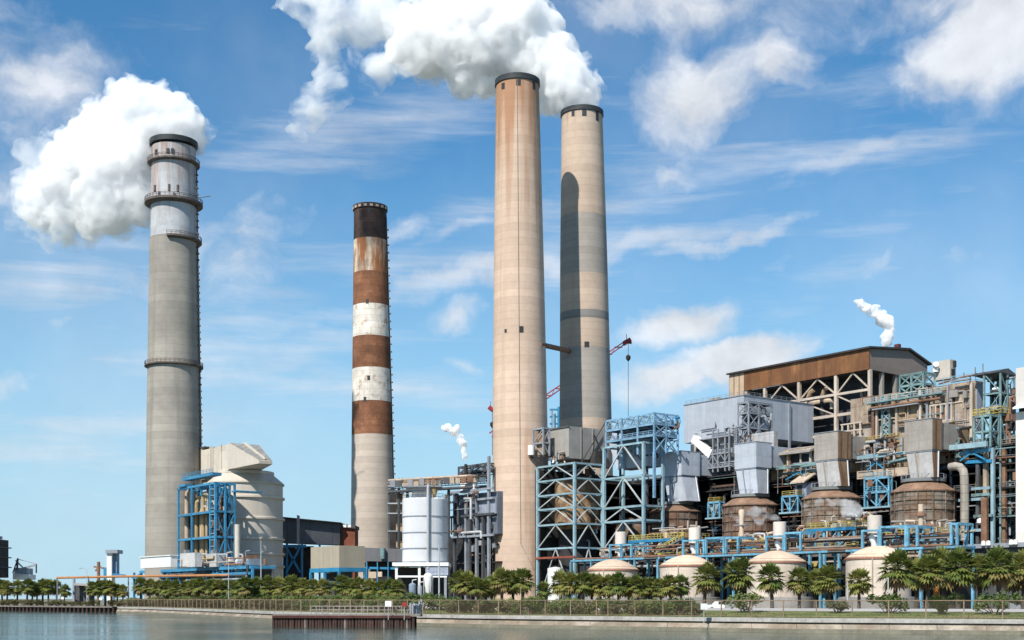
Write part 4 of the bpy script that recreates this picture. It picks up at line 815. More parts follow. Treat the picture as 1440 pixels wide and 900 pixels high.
pipes(T, rnd, 8, aa(1090), aa(1215), h['b0']+6, 48, zf-1, [RUSTP,BEIGEP,DARK], (.4,.9), .3, 3)
for px in (1128, 1148): T.part('hoist', MB().tube([P(aa(px),h['b0']+3,za+.5),P(aa(px+3),h['b0']+3,za+2.5),P(aa(px+8),h['b0']+3,za+3.2)], .8, 8), TANC)
steam(P(h['a1']-4,br_,0).y, [(1247,482,6),(1249,472,8),(1251,462,9),(1246,452,11),(1238,446,11),(1228,438,10),(1219,430,8),(1210,425,6),(1254,463,6),(1203,424,3)], P(h['a1']-4,br_,zr), 'small white steam wisp curling up from the brown hall roof', ST_S, .4, [(4, 4.2), (1.5, 2.4)], 31, .7, 3)
# ------------------------------------------------------------------ pale blue towers by the tallest chimney
rnd = random.Random(5)
BRL = mt('bleached_steel', (.40,.43,.43), .55, var=.2, streak=.2, streak_col=(.25,.2,.16))
bA = -28.0; aA0, aA1 = ax(756, bA), ax(808, bA); bA1 = bx(847, aA1); ZA = lambda py: zp(py, aA1, bA)
T = Thing('steel_tower', 'open pale blue steel tower beside the tallest chimney, around a brown tank', 'tower', P(aA0, bA, GZ), 'pale blue steel towers')
LV = [GZ, ZA(770), ZA(736), ZA(713), ZA(693), ZA(672), ZA(651)]
steelwork(T, [aA0, aA1], [bA, bA1], LV, PALE, .75, .5, .30, 'V', ('l','r'), (2,6), brmat=BRL)
boxes(T, rnd, 6, aA0+2, aA1-2, bA1-.5, LV[5]+1, LV[6]-.6, [DARK,GREYS,RUSTP], (1,2.6)); pipes(T, rnd, 8, aA0+1, aA1-1, bA1-1, LV[1], LV[2], [DARK,RUSTP,GREYS], (.15,.35))
T.part('rail_beam', MB().ab(aA0-.5, aA1+.5, bA-.6, bA-.1, ZA(783)-.3, ZA(783)+.3), mt('red_oxide_steel', (.28,.08,.05), .7))
vx, vy = XY(-27.5, -16.5)
T = Thing('brown_tank', 'stained brown and beige tank inside the pale blue tower by the tallest chimney', 'tank', (vx, vy, GZ))
TANK_B = mt('stained_tank', (.33,.235,.14), .8, var=.3, patch=((.16,.09,.05), .5, .2), streak=.3, streak_col=(.12,.06,.035), streak_scale=(.4,.4,.06))
T.part('shell', MB().lathe((vx,vy), [(7.6, LV[2]-1.2), (7.6, LV[5]+.5), (4, LV[5]+1.6)], 36), TANK_B); T.part('skirt', MB().lathe((vx,vy), [(6.5, GZ), (6.5, LV[2]-1.2)], 24, False), DARK)
bB = bA1; aB0, aB1 = aA1+.9, ax(905, bB); ZB = lambda py: zp(py, aB1, bB); bB1 = bx(922, aB1)
T = Thing('steel_tower', 'taller pale blue braced tower with a wide portal, in front of the first brown vessel', 'tower', P(aB0, bB, GZ), 'pale blue steel towers')
LB = [GZ, ZB(770), ZB(731), ZB(711), ZB(668), ZB(622)]
steelwork(T, [aB0, aB1], [bB, bB1+3], LB, PALE, .8, .55, .36, 'V', ('l',), (3,), brmat=BRL)
bC = bB+.9; aC0, aC1 = aB0, ax(920, bC); ZC = lambda py: zp(py, aC1, bC); bC1 = bx(953, aC1)
T = Thing('steel_cage', 'bright blue steel cage with walkways crowning the taller pale blue tower', 'platform', P(aC0, bC, ZC(690)))
steelwork(T, [aC0, (aC0*2+aC1)/3, (aC0+2*aC1)/3, aC1], [bC, bC+(bC1-bC)*.5, bC1], [ZC(636), ZC(612), ZC(596), ZC(581)], SKYB, .5, .5, .3, 'X', ('r','k'), (1,2), rail=SKYB)
m = MB(); n = 6
for i in range(n):
    p, q = aC0+(aC1-aC0)*i/n, aC0+(aC1-aC0)*(i+1)/n; m.abeam((p,bC,ZC(596)),((p+q)/2,bC,ZC(582)),.28); m.abeam(((p+q)/2,bC,ZC(582)),(q,bC,ZC(596)),.28)
T.part('truss', m, PALE); T.part('column', MB().ab(aC1-.35,aC1+.35,bC-.35,bC+.35,ZC(700),ZC(636)), SKYB)
pipes(T, rnd, 12, aC0+4, aC1+2, bC1-.5, ZC(634), ZC(585), [GREYS,DARK,SKYB,BLUE2,RUSTP], (.15,.35)); boxes(T, rnd, 8, aC0+6, aC1, bC1-.4, ZC(634), ZC(590), [GREYS,DARK,BEIGEP,BLUE2], (.8,2.2))
c4 = pxbox(856,911,925,600,655, b0=bB1+4)
T = Thing('sloped_hopper', 'pale grey sloped duct hopper inside the taller blue tower', 'duct', P(c4['a0'],c4['b0'],c4['z0']))
T.part('hopper', MB().prism_b([(c4['a0']+4,c4['z0']),(c4['a1'],c4['z0']),(c4['a1'],c4['z1']-1),(c4['a0']+3,c4['z1']),(c4['a0'],c4['z1']-3)], c4['b0'], c4['b1']+2), LGREY)
T.part('brace', MB().abeam((c4['a0']+2,c4['b0']-.2,c4['z1']-1),(c4['a1']-1,c4['b0']-.2,c4['z0']+1),.5), GREYS); T.part('leg', MB().ab(c4['a0']+5,c4['a0']+5.6,c4['b0'],c4['b0']+.6,GZ,c4['z0']), DARK2); T.part('leg', MB().ab(c4['a1']-1,c4['a1']-.4,c4['b0'],c4['b0']+.6,GZ,c4['z0']), DARK2)
vx, vy = XY(-21.5, 2)
T = Thing('process_vessel', 'low brown vessel seen behind the bracing of the taller pale blue tower', 'vessel', (vx, vy, GZ))
zt = CZ+(YH-737)/F*vy
T.part('shell', MB().lathe((vx,vy), [(7.4, GZ), (7.4, zt)], 36), RUSTD); T.part('cone_roof', MB().lathe((vx,vy), [(7.7, zt), (7.7, zt+.3), (4, zt+1.8)], 36), RUSTR)
# dark annex added behind the towers; its near-black colour stands for shade
T = Thing('dark_annex', 'added dark annex backing the pale blue towers', 'building', P(-45, -5, GZ))
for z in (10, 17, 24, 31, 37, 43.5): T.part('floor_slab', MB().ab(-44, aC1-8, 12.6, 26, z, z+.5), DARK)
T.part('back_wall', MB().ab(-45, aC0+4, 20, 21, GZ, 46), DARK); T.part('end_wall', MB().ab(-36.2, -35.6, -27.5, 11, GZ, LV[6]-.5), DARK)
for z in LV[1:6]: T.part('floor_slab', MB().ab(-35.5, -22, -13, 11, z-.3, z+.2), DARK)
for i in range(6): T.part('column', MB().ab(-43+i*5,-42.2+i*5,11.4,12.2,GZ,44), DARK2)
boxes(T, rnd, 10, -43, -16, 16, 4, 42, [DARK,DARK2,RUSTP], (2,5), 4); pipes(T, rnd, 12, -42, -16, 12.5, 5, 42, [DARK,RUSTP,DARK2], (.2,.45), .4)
# grey breeching box between the two beige chimneys
d = pxbox(770,800,849,599,644, Y=409)
T = Thing('breeching_box', 'large plain grey-beige duct box at the foot of the two tall chimneys', 'duct', P(d['a0'],d['b0'],d['z0']))
T.part('casing', MB().pb(d), mt('grey_beige_duct', (.29,.275,.25), .75, var=.12, panel=(4.4,40,.08), seam=.8, streak=.2, streak_col=(.22,.19,.16)))
for f in (.33,.66): T.part('stiffener', MB().ab(d['a1']+.02,d['a1']+.25,d['b0']+(d['b1']-d['b0'])*f,d['b0']+(d['b1']-d['b0'])*f+.35,d['z0'],d['z1']), OLDG)
T.part('edge_rail', MB().ab(d['a0'],d['a1']+.3,d['b0']-.3,d['b0']-.02,d['z1']-.35,d['z1']+.1), DARK2)
T.part('leg', MB().ab(d['a0']+.5,d['a0']+1.2,d['b0']+1,d['b0']+1.7,GZ,d['z0']-.02), DARK2); T.part('leg', MB().ab(d['a1']-2,d['a1']-1.3,d['b0']+10,d['b0']+10.7,GZ,d['z0']-.02), DARK2)
boxes(T, rnd, 6, d['a0']+1, d['a1']-1, d['b0']-.2, d['z0']-2, d['z0']+2.5, [GREYS,DARK,WHITE,RUSTP], (.7,1.8)); pipes(T, rnd, 8, d['a0'], d['a1'], d['b0']-.2, d['z0']-3.5, d['z0']+2, [DARK,GREYS,BEIGEP], (.12,.3))
pa_, pb_ = d['a1'], d['b0']+5
T.part('davit', MB().abeam((pa_+.8,d['b0']+2,d['z0']-4.5),(pa_+.8,d['b0']+16,d['z1']+4),.28).abeam((pa_+.8,d['b0']+10,d['z0']+8),(pa_+.8,d['b0']+15,d['z0']-1),.35), DARK2)
T.part('hood', MB().hexa([P(pa_+.3,pb_+3,d['z0']-2.5),P(pa_+3,pb_+3,d['z0']-2.5),P(pa_+3,pb_+11,d['z0']-2.5),P(pa_+.3,pb_+11,d['z0']-2.5),P(pa_+.3,pb_+5,d['z0']+3),P(pa_+1.5,pb_+5,d['z0']+3),P(pa_+1.5,pb_+9,d['z0']+3),P(pa_+.3,pb_+9,d['z0']+3)]), DARK)
e = pxbox(750,764,769,602,640, Y=411)
T = Thing('sampling_platform', 'small grey platform with a white drum, hung on the right flank of the tallest chimney', 'platform', P(e['a0'],e['b0'],e['z0']))
steelwork(T, [e['a0'], e['a1']], [e['b0'], e['b0']+2.5], [e['z0'], e['z0']+4, e['z1']], GREYS, .45, .5, .25, '/', ('l','r'), (1,2))
T.part('white_drum', MB().tube([P(e['a0']-.6,e['b0']-.4,e['z0']+.5),P(e['a0']-.6,e['b0']-.4,e['z0']+3.6)], 1.15, 12), WHITE); T.part('panel', MB().ab(e['a0']+1.2,e['a1']-.8,e['b0']+.8,e['b0']+2,e['z0']+.4,e['z1']-1), TANC)
T.part('bracket', MB().abeam((e['a0']-1,e['b0'],e['z0']),(e['a1'],e['b0']+1,e['z0']-4.5),.5).abeam((e['a0']+2,e['b0'],e['z0']),(e['a1'],e['b0']+1,e['z0']-4.5),.4), DARK)
# blue mast between the chimneys, behind
T = Thing('blue_mast', 'dark blue pipe mast standing between the two tall chimneys', 'mast', W(780, 600, 470))
for px, r, top, m_ in ((786,.55,572,BLUE2),(779,.7,582,SKYB),(776,.3,577,GREYS)): T.part('pipe', MB().tube([W(px,top,470), W(px,606,470)], r, 8), m_); T.part('lower_pipe', MB().tube([W(px,606.1,470), Vector((W(px,0,470).x,470,GZ))], r*.9, 8), DARK)
for py in (576,586,596): T.part('crosspiece', MB().beam(W(773,py,470), W(788,py,470), .6), BLUE2)

# ------------------------------------------------------------------ cranes far behind
def crane(base, tip, Y, label, cable=None, jib=1.9):
    p, q = W(*base, Y), W(*tip, Y); T = Thing('crane', label, 'crane', p); d = (q-p).normalized(); n = Vector((-d.z, 0, d.x)); s = Vector((0,1,0)); m = MB(); L_ = (q-p).length
    for i in (-1,1):
        for j in (-1,1): m.beam(p+n*jib*.5*i+s*jib*.5*j, q+n*jib*.25*i+s*jib*.25*j, .28)
    k = max(4, int(L_/2.4))
    for i in range(k):
        a, b_ = p+d*L_*i/k, p+d*L_*(i+1)/k
        for j in (-1,1): m.beam(a+n*jib*.45*(1 if i%2 else -1)+s*j*jib*.4, b_-n*jib*.45*(1 if i%2 else -1)+s*j*jib*.4, .2)
    T.part('boom', m, REDP); T.part('boom_head', MB().beam(q-d*1.2, q+d*1.4+Vector((.8,0,.2)), 2.2, 1.6).beam(q, q+Vector((2.4,0,-.4)), .8).tube([q+Vector((.3,0,1)), q+Vector((.3,0,3.2))], .12, 6), REDP)
    if cable:
        c0 = q+Vector((1.0,0,-.6)); zc = W(0, cable, Y).z; T.part('cable', MB().tube([c0, Vector((c0.x, c0.y, zc))], .10, 6), DARK); zb = W(0, tip[1]+22, Y).z; T.part('hook_block', MB().lathe((c0.x,c0.y), [(.05,zb-1.6),(.9,zb-.6),(1.0,zb+.6),(.2,zb+1.3)], 10), DARK)
    return T
crane((690,612), (880,481), 520, 'red lattice crane boom rising behind the two tall chimneys, its cable hanging right', 585)
crane((733,596), (689,575), 540, 'red crane head peeping out left of the tallest chimney', 640)

# ------------------------------------------------------------------ stair tower and lift shaft at the right edge
t = pxbox(1384,1407,1426,522,583, b0=10.0); zt = lambda py: zp(py, t['a1'], t['b0'])
T = Thing('stair_tower', 'open teal steel stair tower with white stairs at the right end of the casing', 'tower', P(t['a0'],t['b0'],GZ))
steelwork(T, [t['a0'], t['a1']], [t['b0'], (t['b0']+t['b1'])/2, t['b1']], [GZ, zt(757), zt(723), zt(672), zt(628), zt(583), zt(552), zt(522)], TEAL, .42, .36, .22, '/', ('l','r'), (4,5,6,7), deckmat=DARK2)
handrail(T, [(t['a0']-3,t['b0']-.4),(t['a1']+.4,t['b0']-.4),(t['a1']+.4,t['b1'])], zt(583)+.4, YEL, 1.6, 1.6, .11)
for k,(f0,f1,z0,z1) in enumerate([(.0,.5,545,553),(.5,1.0,555,563),(.1,.8,598,620),(.1,.9,650,668)]):
    T.part('stair_flight', MB().beam(P(t['a1']-1.5,t['b0']+(t['b1']-t['b0'])*f0,zt(z0)), P(t['a1']-1.5,t['b0']+(t['b1']-t['b0'])*f1,zt(z1)), 1.6, .5), WHITE if k < 2 else PALE)
T.part('roof', MB().prism_a([(t['b0']-.5,zt(522)+.2),((t['b0']+t['b1'])/2,zt(519)+.5),(t['b1']+.5,zt(522)-.2),(t['b1']+.5,zt(522)-.6),(t['b0']-.5,zt(522)-.2)], t['a0']-3, t['a1']+.3), DARK2)
T.part('fat_column', MB().ab(t['a0']+1.6,t['a0']+2.6,t['b0']-3,t['b0']-2,GZ,zt(628)), BEIGEP)
pipes(T, rnd, 34, t['a0'], t['a1']+1, t['b0']+4, zt(740), zt(530), [DARK,RUSTP,TEAL,GREYS], (.15,.4)); boxes(T, rnd, 34, t['a0'], t['a1']+1, t['b1']-.3, zt(750), zt(530), [DARK,RUSTP,DARK2,GREYS], (1,3), 4)
T.part('tan_wall', MB().ab(t['a0']-2,t['a1']-1,t['b1']+.6,t['b1']+1.2,zt(722),zt(650)), mt('ochre_wall', (.30,.20,.08), .8, var=.25, panel=(3,3.5,.1), streak=.3))
for z in (528,530):
    pass
for dx in (0,2.2,5.5): T.part('aerial', MB().tube([P(t['a0']-1-dx,t['b0']+1,zt(521)),P(t['a0']-1-dx,t['b0']+1,zt(506+dx*1.6))], .12, 6), RUSTP)
T = Thing('teal_gantry', 'teal braced gantry with a yellow railed deck left of the stair tower', 'platform', P(ax(1367,6),6,GZ))
gz = lambda py: zp(py, ax(1393,6), 6)
steelwork(T, [ax(1370,6), ax(1382,6), ax(1393,6)], [6, 9.5], [gz(628), gz(606), gz(584)], TEAL, .45, .45, .28, '/', ('l','r'), (2,), rail=YEL)
for px in (1374,1395): T.part('post', MB().ab(ax(px,6)-.4,ax(px,6)+.4,6,6.8,GZ,gz(628)-.3), DARK2 if px < 1390 else PALE)
for y0, p0, p1, m_ in ((686,1365,1393,PALE),(701,1344,1385,PALE),(695,1366,1392,TEAL),(725,1370,1396,TEAL),(745,1370,1384,PALE)): T.part('beam', MB().ab(ax(p0,5.4),ax(p1,5.4),5,5.5,gz(y0)-.35,gz(y0)+.35), m_)
T.part('back_panel', MB().ab(ax(1366,8),ax(1393,8),9.7,10.0,gz(690),gz(665)), MATS['ochre_wall']); T.part('back_panel', MB().ab(ax(1370,8),ax(1384,8),9.7,10.0,gz(722),gz(704)), MATS['ochre_wall'])
T.part('lamp', MB().lathe(XY(ax(1378,5),5), [(.5,gz(737)),(.8,gz(735)),(.75,gz(730)),(.1,gz(728))], 10), WHITE)
T.part('braced_column', MB().ab(ax(1382,5),ax(1390,5),4.2,5.0,GZ,gz(700)), RUSTP)
k = pxbox(1428.5,1475,1490,515,800, b0=-2); kz = lambda py: zp(py, k['a0'], k['b0'])
T = Thing('lift_shaft', 'tall plain cream shaft cut off by the right edge of the photo', 'tower', P(k['a0'],k['b0'],GZ))
CREAMW = mt('cream_wall', (.66,.62,.575), .85, var=.08, scale=.15, panel=(60,6,.05), seam=.88, streak=.12, streak_col=(.4,.34,.29))
T.part('shaft', MB().pb(k, z0=GZ, z1=kz(580)), CREAMW); T.part('upper_shaft', MB().pb(k, a0=k['a0']+.02, z0=kz(572), z1=kz(518)), CREAMW)
T.part('dark_joint', MB().pb(k, a0=k['a0']+.5, b0=k['b0']+.5, z0=kz(580), z1=kz(572)), DARK); T.part('canopy', MB().hexa([P(k['a0']+.5,k['b0']-2.2,kz(577)),P(k['a1'],k['b0']-2.2,kz(577)),P(k['a1'],k['b0'],kz(572)),P(k['a0']+.5,k['b0'],kz(572)),P(k['a0']+.5,k['b0']-2.2,kz(575)),P(k['a1'],k['b0']-2.2,kz(575)),P(k['a1'],k['b0'],kz(569)),P(k['a0']+.5,k['b0'],kz(569))]), WHITE)
l = pxbox(1362,1460,1475,762,802, b0=-16)
T = Thing('low_shed', 'low dark shed with a grey flat roof behind the palms at the right edge', 'building', P(l['a0'],l['b0'],GZ))
T.part('wall', MB().pb(l, z0=GZ, z1=l['z1']-1), DARK2); T.part('roof', MB().ab(l['a0']-.8,l['a1'],l['b0']-1,l['b1'],l['z1']-1,l['z1']), GREYS)
for px in (1384,1391,1423,1429): T.part('lamp', MB().lathe(XY(ax(px,-17),-17.3), [(.25,l['z1']-.6),(.55,l['z1']-.4),(.5,l['z1']+.5),(.05,l['z1']+.7)], 10), WHITE)

# ------------------------------------------------------------------ domed tanks, vents and the blue pipe rack in front
TK = mt('cream_tank_plate', (.55,.47,.39), .7, var=.14, panel=(4,2.4,.06), cyl=7, seam=.8, streak=.3, streak_col=(.42,.31,.25), streak_scale=(.5,.5,.05))
TKD = mt('pinkish_dome', (.55,.43,.32), .75, var=.16, streak=.25, streak_col=(.45,.3,.22))
TKR = mt('red_brown_rim', (.33,.15,.10), .7)
labs = ['cream domed tank farthest left, below the pale blue towers', 'cream domed tank second along the row, with a wide bare wall', 'cream domed tank third along the row, mostly behind palms', 'nearest cream domed tank, largest of the row']
VA = mt('cream_vent_paint', (.60,.53,.47), .6, var=.07, streak=.1, streak_col=(.45,.36,.3))
vlabs = ['short cream vent cylinder in the blue rack, left of the row', 'short cream vent cylinder below the first square duct', 'short cream vent cylinder breathing steam below the second and third vessels', 'short cream vent cylinder breathing steam beside the largest vessel']
tops = [(862,786,800),(966,780,794),(1092,774,789),(1235,767,783)]
vents = [(873,748),(977,742),(1096.5,734),(1230,725)]
for i in range(4):
    px, pt_, pr_ = tops[i]; a = ax(px, -42.2); x, y = XY(a, -42.2); zr, zt_ = CZ+(YH-pr_)/F*(y-6), CZ+(YH-pt_)/F*(y-2); R = 7.1
    T = Thing('domed_tank', labs[i], 'tank', (x, y, GZ), 'row of cream domed tanks')
    T.part('shell', MB().lathe((x,y), [(R,GZ),(R,zr-.4)], 48), TK)
    T.part('rim', MB().lathe((x,y), [(R-.1,zr-.5),(R+.25,zr-.45),(R+.3,zr-.1),(R-.1,zr)], 48, False), TKR)
    pr = [(R+.05, zr-.02)]+[(R*cos(t_), zr+(zt_-zr)*sin(t_)) for t_ in ()]+[(R*k_, zr+(zt_-zr)*(1-k_**2)) for k_ in (.96,.88,.76,.62,.46,.3,.14)]+[(.01, zt_)]
    T.part('dome', MB().lathe((x,y), pr, 48), TKD)
    T.part('handrail', MB().lathe((x,y), [(R+.2,zr+.55),(R+.3,zr+.55),(R+.3,zr+.63),(R+.2,zr+.63)], 48, False), TKR)
    T.part('foundation', MB().lathe((x,y), [(R+1.6,GZ),(R+1.6,GZ+2.6),(R+.1,GZ+2.7)], 48, False), mt('grey_bund', (.26,.245,.23), .9))
    T.part('ladder', MB().tube([(x-3.2,y-R+.45,GZ+2.7),(x-3.2,y-R+.45,zr)], .12, 6), BEIGEP)
    px, pt_ = vents[i]; a = ax(px, -34); x, y = XY(a, -34); zt_ = CZ+(YH-pt_)/F*y
    T = Thing('vent_stack', vlabs[i], 'vent', (x, y, GZ), 'short cream vents over the pipe rack')
    T.part('cylinder', MB().lathe((x,y), [(1.65,zt_-4.2),(1.65,zt_-.1),(1.45,zt_),(1.45,zt_-2)], 28), VA); T.part('neck', MB().lathe((x,y), [(.85,GZ),(.85,zt_-6.4),(1.3,zt_-5.6),(1.3,zt_-4.9),(.9,zt_-4.2)], 20), WHITE)
x, y = XY(ax(1295,-26), -26); z1 = CZ+(YH-709)/F*y
T = Thing('vent_stack', 'slim tan vent pipe with a flange in front of the largest vessel', 'vent', (x, y, GZ), 'slim tan vent pipes'); T.part('pipe', MB().lathe((x,y), [(.62,GZ),(.62,z1)], 16), TKD); T.part('flange', MB().lathe((x,y), [(1.1,z1-2.8),(1.1,z1-2.4),(.62,z1-1.7)], 16), RUSTP)
x, y = XY(ax(1043,-20), -20); z1 = CZ+(YH-727)/F*y
T = Thing('vent_stack', 'slim tan vent pipe in front of the vessel under the second pale duct', 'vent', (x, y, GZ), 'slim tan vent pipes'); T.part('pipe', MB().lathe((x,y), [(.65,GZ),(.65,z1),(.9,z1+1.2),(.7,z1+2)], 16), TKD); T.part('flange', MB().ab(ax(1043,-20)-2.2,ax(1043,-20)+2.2,-20.8,-19.2,z1-2.4,z1-2.1), GREYS)

R0, R1, bF, bK, ZD = ax(803,-36), ax(1352,-36), -36.5, -31.0, 15.2
T = Thing('pipe_rack', 'long bright blue steel pipe rack running above the domed tanks', 'pipe rack', P(R0, bF, GZ))
T.part('long_beam', MB().ab(R0, R1, bK-.3, bK+.3, ZD-.35, ZD+.3), BLUE2)
for p0_, p1_ in ((803,906),(936,1072),(1086,1164),(1190,1298),(1318,1352)): T.part('long_beam', MB().ab(ax(p0_,bF), ax(p1_,bF), bF-.24, bF+.24, ZD-.26, ZD+.26), BLUE)
T.part('deck', MB().ab(R0+.1, R1-.1, bF+.35, bK-.35, ZD-.1, ZD+.1), GRATE)
n = 14
for i in range(n+1):
    a = R0+.5+(R1-R0-1)*i/n
    for b_ in (bF, bK): T.part('column', MB().ab(a-.26,a+.26,b_-.25,b_+.25,GZ,ZD-.36), BLUE)
    T.part('crossbeam', MB().ab(a-.25,a+.25,bF+.32,bK-.32,ZD-.4,ZD+.3), BLUE)
def portal(p0, p1, top, b0=bF, b1=bK, mid=None):
    a0, a1 = ax(p0, b0), ax(p1, b0); z1 = zp(top, a1, b0); z0 = ZD+.45; m = MB()
    for a in (a0, a1):
        for b_ in (b0, b1): T.part('upright', MB().ab(a-.27,a+.27,b_-.25,b_+.25,z0,z1), BLUE)
    m.ab(a0-.32,a1+.32,b0-.23,b0+.23,z1,z1+.45).ab(a0-.32,a1+.32,b1-.23,b1+.23,z1,z1+.45)
    for a in (a0, a1): m.ab(a-.25,a+.25,b0+.29,b1-.29,z1+.02,z1+.55)
    T.part('portal_beam', m, BLUE)
for p0, p1, tp in ((858,874,767),(873.5,888,767),(961,980,761),(981,990,761),(993,1018,757),(1021,1038,757),(1078,1102,755),(1104,1126,750),(1213,1236,747),(1238,1274,741),(1277,1290,742),(1338,1346,738)): portal(p0, p1, tp)
for i in range(5):
    b_ = bF+.8+i*.95; T.part('rack_pipe', MB().tube([P(R0+2+i*3,b_,ZD+.5),P(R1-2-i*2,b_,ZD+.5)], rnd.uniform(.18,.36), 8), [RUSTP,BEIGEP,SILV,OLDG,BEIGEP][i])
handrail(T, [(ax(1000,bK),bK+.6),(ax(1078,bK),bK+.6)], ZD+.4, YEL, 1.2, 1.4, .08); handrail(T, [(ax(905,bK),bK+.6),(ax(965,bK),bK+.6)], ZD+.4, YEL, 1.2, 1.4, .08); handrail(T, [(ax(1250,bK),bK+.6),(ax(1290,bK),bK+.6)], ZD+.4, YEL, 1.2, 1.4, .08)
boxes(T, rnd, 40, R0+10, R1-4, bK-.5, ZD+.4, ZD+2.8, [RUSTP,YEL,BEIGEP,TKD,GREYS,OLDG], (.5,1.6), 2.5, 'valve_box'); pipes(T, rnd, 36, R0+8, R1-3, bK, ZD+.5, ZD+3.6, [RUSTP,OLDG,BEIGEP,SILV,DARK], (.12,.3), .5, 4)
def raised_deck(p0, p1, py, b0, b1, label, stair=None):
    a0, a1 = ax(p0, b0), ax(p1, b0); z = zp(py, (a0+a1)/2, b0); T = Thing('raised_deck', label, 'platform', P(a0, b0, GZ), 'raised decks with yellow railings')
    T.part('deck', MB().ab(a0, a1, b0, b1, z-.35, z), GRATE); T.part('edge_beam', MB().ab(a0-.05, a1+.05, b0-.22, b0-.02, z-.8, z-.05), BLUE2)
    k = 4
    for i in range(k):
        a = a0+.8+(a1-a0-1.6)*i/(k-1)
        for b_ in (b0+.4, b1-.5): T.part('column', MB().ab(a-.32,a+.32,b_-.3,b_+.3,GZ,z-.36), BLUE)
    handrail(T, [(a0,b1-.1),(a0,b0+.1),(a1,b0+.1),(a1,b1-.1)], z, YEL, 1.4, 1.3, .09)
    zm = z-5; T.part('lower_walk', MB().ab(a0, a1, b0+.8, b1, zm-.3, zm), GRATE); handrail(T, [(a0,b0+.9),(a1,b0+.9)], zm, YEL, 1.2, 1.3, .08)
    for j in range(3): T.part('bracing', MB().abeam((a0+1+(a1-a0-2)*j/3,b0+.4,z-4.6),(a0+1+(a1-a0-2)*(j+1)/3,b0+.4,z-.5),.25), PALE)
    boxes(T, rnd, 14, a0+.5, a1-.5, b1-1, z, z+2.6, [RUSTP,BEIGEP,TKD,YEL,SILV,GREYS,DARK], (.5,1.7), 4, 'pump'); pipes(T, rnd, 12, a0, a1, b1, z+.2, z+3.6, [RUSTP,BEIGEP,TKD,SILV,OLDG], (.15,.4), .6, 5); pipes(T, rnd, 8, a0, a1, b1-1, zm, z-1, [RUSTP,BEIGEP,DARK,DARK,SILV], (.15,.35), .5, 4)
    if stair:
        (q0, y0), (q1, y1) = stair; A0_, A1_ = ax(q0, b0-.9), ax(q1, b0-.9); s0, s1 = P(A0_, b0-.9, zp(y0, A0_, b0-.9)), P(A1_, b0-.9, zp(y1, A1_, b0-.9))
        T.part('stair', MB().beam(s0, s1, 1.1, .5), GRATE); m = MB()
        for d_ in (-.5, .5):
            o = Vector((.8,.6,0))*d_
            m.beam(s0+o+Vector((0,0,1.3)), s1+o+Vector((0,0,1.3)), .2)
            for i in range(9): q = s0+(s1-s0)*i/8+o; m.beam(q, q+Vector((0,0,1.3)), .16)
        T.part('stair_rail', m, YEL)
raised_deck(884, 962, 758, -27, -17, 'raised deck with yellow railings and stairs, in front of the first pale duct', ((921,779),(957,759)))
raised_deck(1134, 1204, 742, -27, -17, 'raised deck with yellow railings in front of the steaming vessel')
raised_deck(1020, 1075, 768, -27, -17, 'lower yellow railed deck between the two raised decks')
raised_deck(1240, 1318, 752, -24, -15, 'yellow railed deck below the largest vessel')
# near-black boxes added behind the rack so ground level reads dark
for i, (p0, p1, py) in enumerate(((812,935,783),(938,1060,782),(1066,1190,776),(1196,1345,770))):
    b_ = -25.5; a0, a1 = ax(p0, b_), ax(p1, b_)
    T = Thing('dark_lower_works', ['added dark box under the deck below the first pale duct', 'added dark box behind the second domed tank', 'added dark box behind the third domed tank', 'added dark box behind the nearest domed tank'][i], 'building', P(a0,b_,GZ), 'added dark boxes at ground level')
    T.part('wall', MB().ab(a0,a1,b_,b_+6,GZ,zp(py,a1,b_)-1.2), DARK); T.part('roof', MB().ab(a0-.3,a1+.3,b_-.6,b_+6.2,zp(py,a1,b_)-1.2,zp(py,a1,b_)-.9), DARK2)
    pipes(T, rnd, 9, a0+1, a1-1, b_-.2, GZ+6, zp(py,a1,b_)-1.5, [RUSTP,BEIGEP,DARK2,TEAL,SILV], (.15,.4)); boxes(T, rnd, 6, a0+1, a1-1, b_-.1, GZ+5, zp(py,a1,b_)-2, [RUSTP,DARK2,YEL,GREYS], (.8,2))
# drifting steam from two of the vents
ST_M = steam_mat('drifting_steam', .42, noise=.26, lo=.36, hi=.62)
x1, y1 = XY(ax(1096,-30), -21); x2, y2 = XY(ax(1222,-30), -21)
steam(y1, [(1095,731,3),(1088,728,4),(1080,724,5),(1071,720,6.5),(1062,717,7),(1052,721,5),(1043,727,4),(1066,727,5),(1056,713,6),(1036,730,5),(1028,722,4),(1046,716,6)], Vector((x1,y1,24)), 'thin pale steam drifting across the second brown vessel', ST_M, .4, [(4.5, 5), (1.7, 2.6)], 41, .5, 2)
steam(y2, [(1219,722,3),(1210,719,5),(1201,715,6),(1192,711,7.5),(1182,706,8),(1172,709,6),(1160,715,5),(1150,719,4),(1190,720,6),(1178,699,6),(1140,722,6),(1132,714,5),(1165,702,5),(1150,708,6)], Vector((x2,y2,24)), 'thin pale steam drifting across the third vessel', ST_M, .4, [(4.5, 5), (1.7, 2.6)], 43, .5, 2)
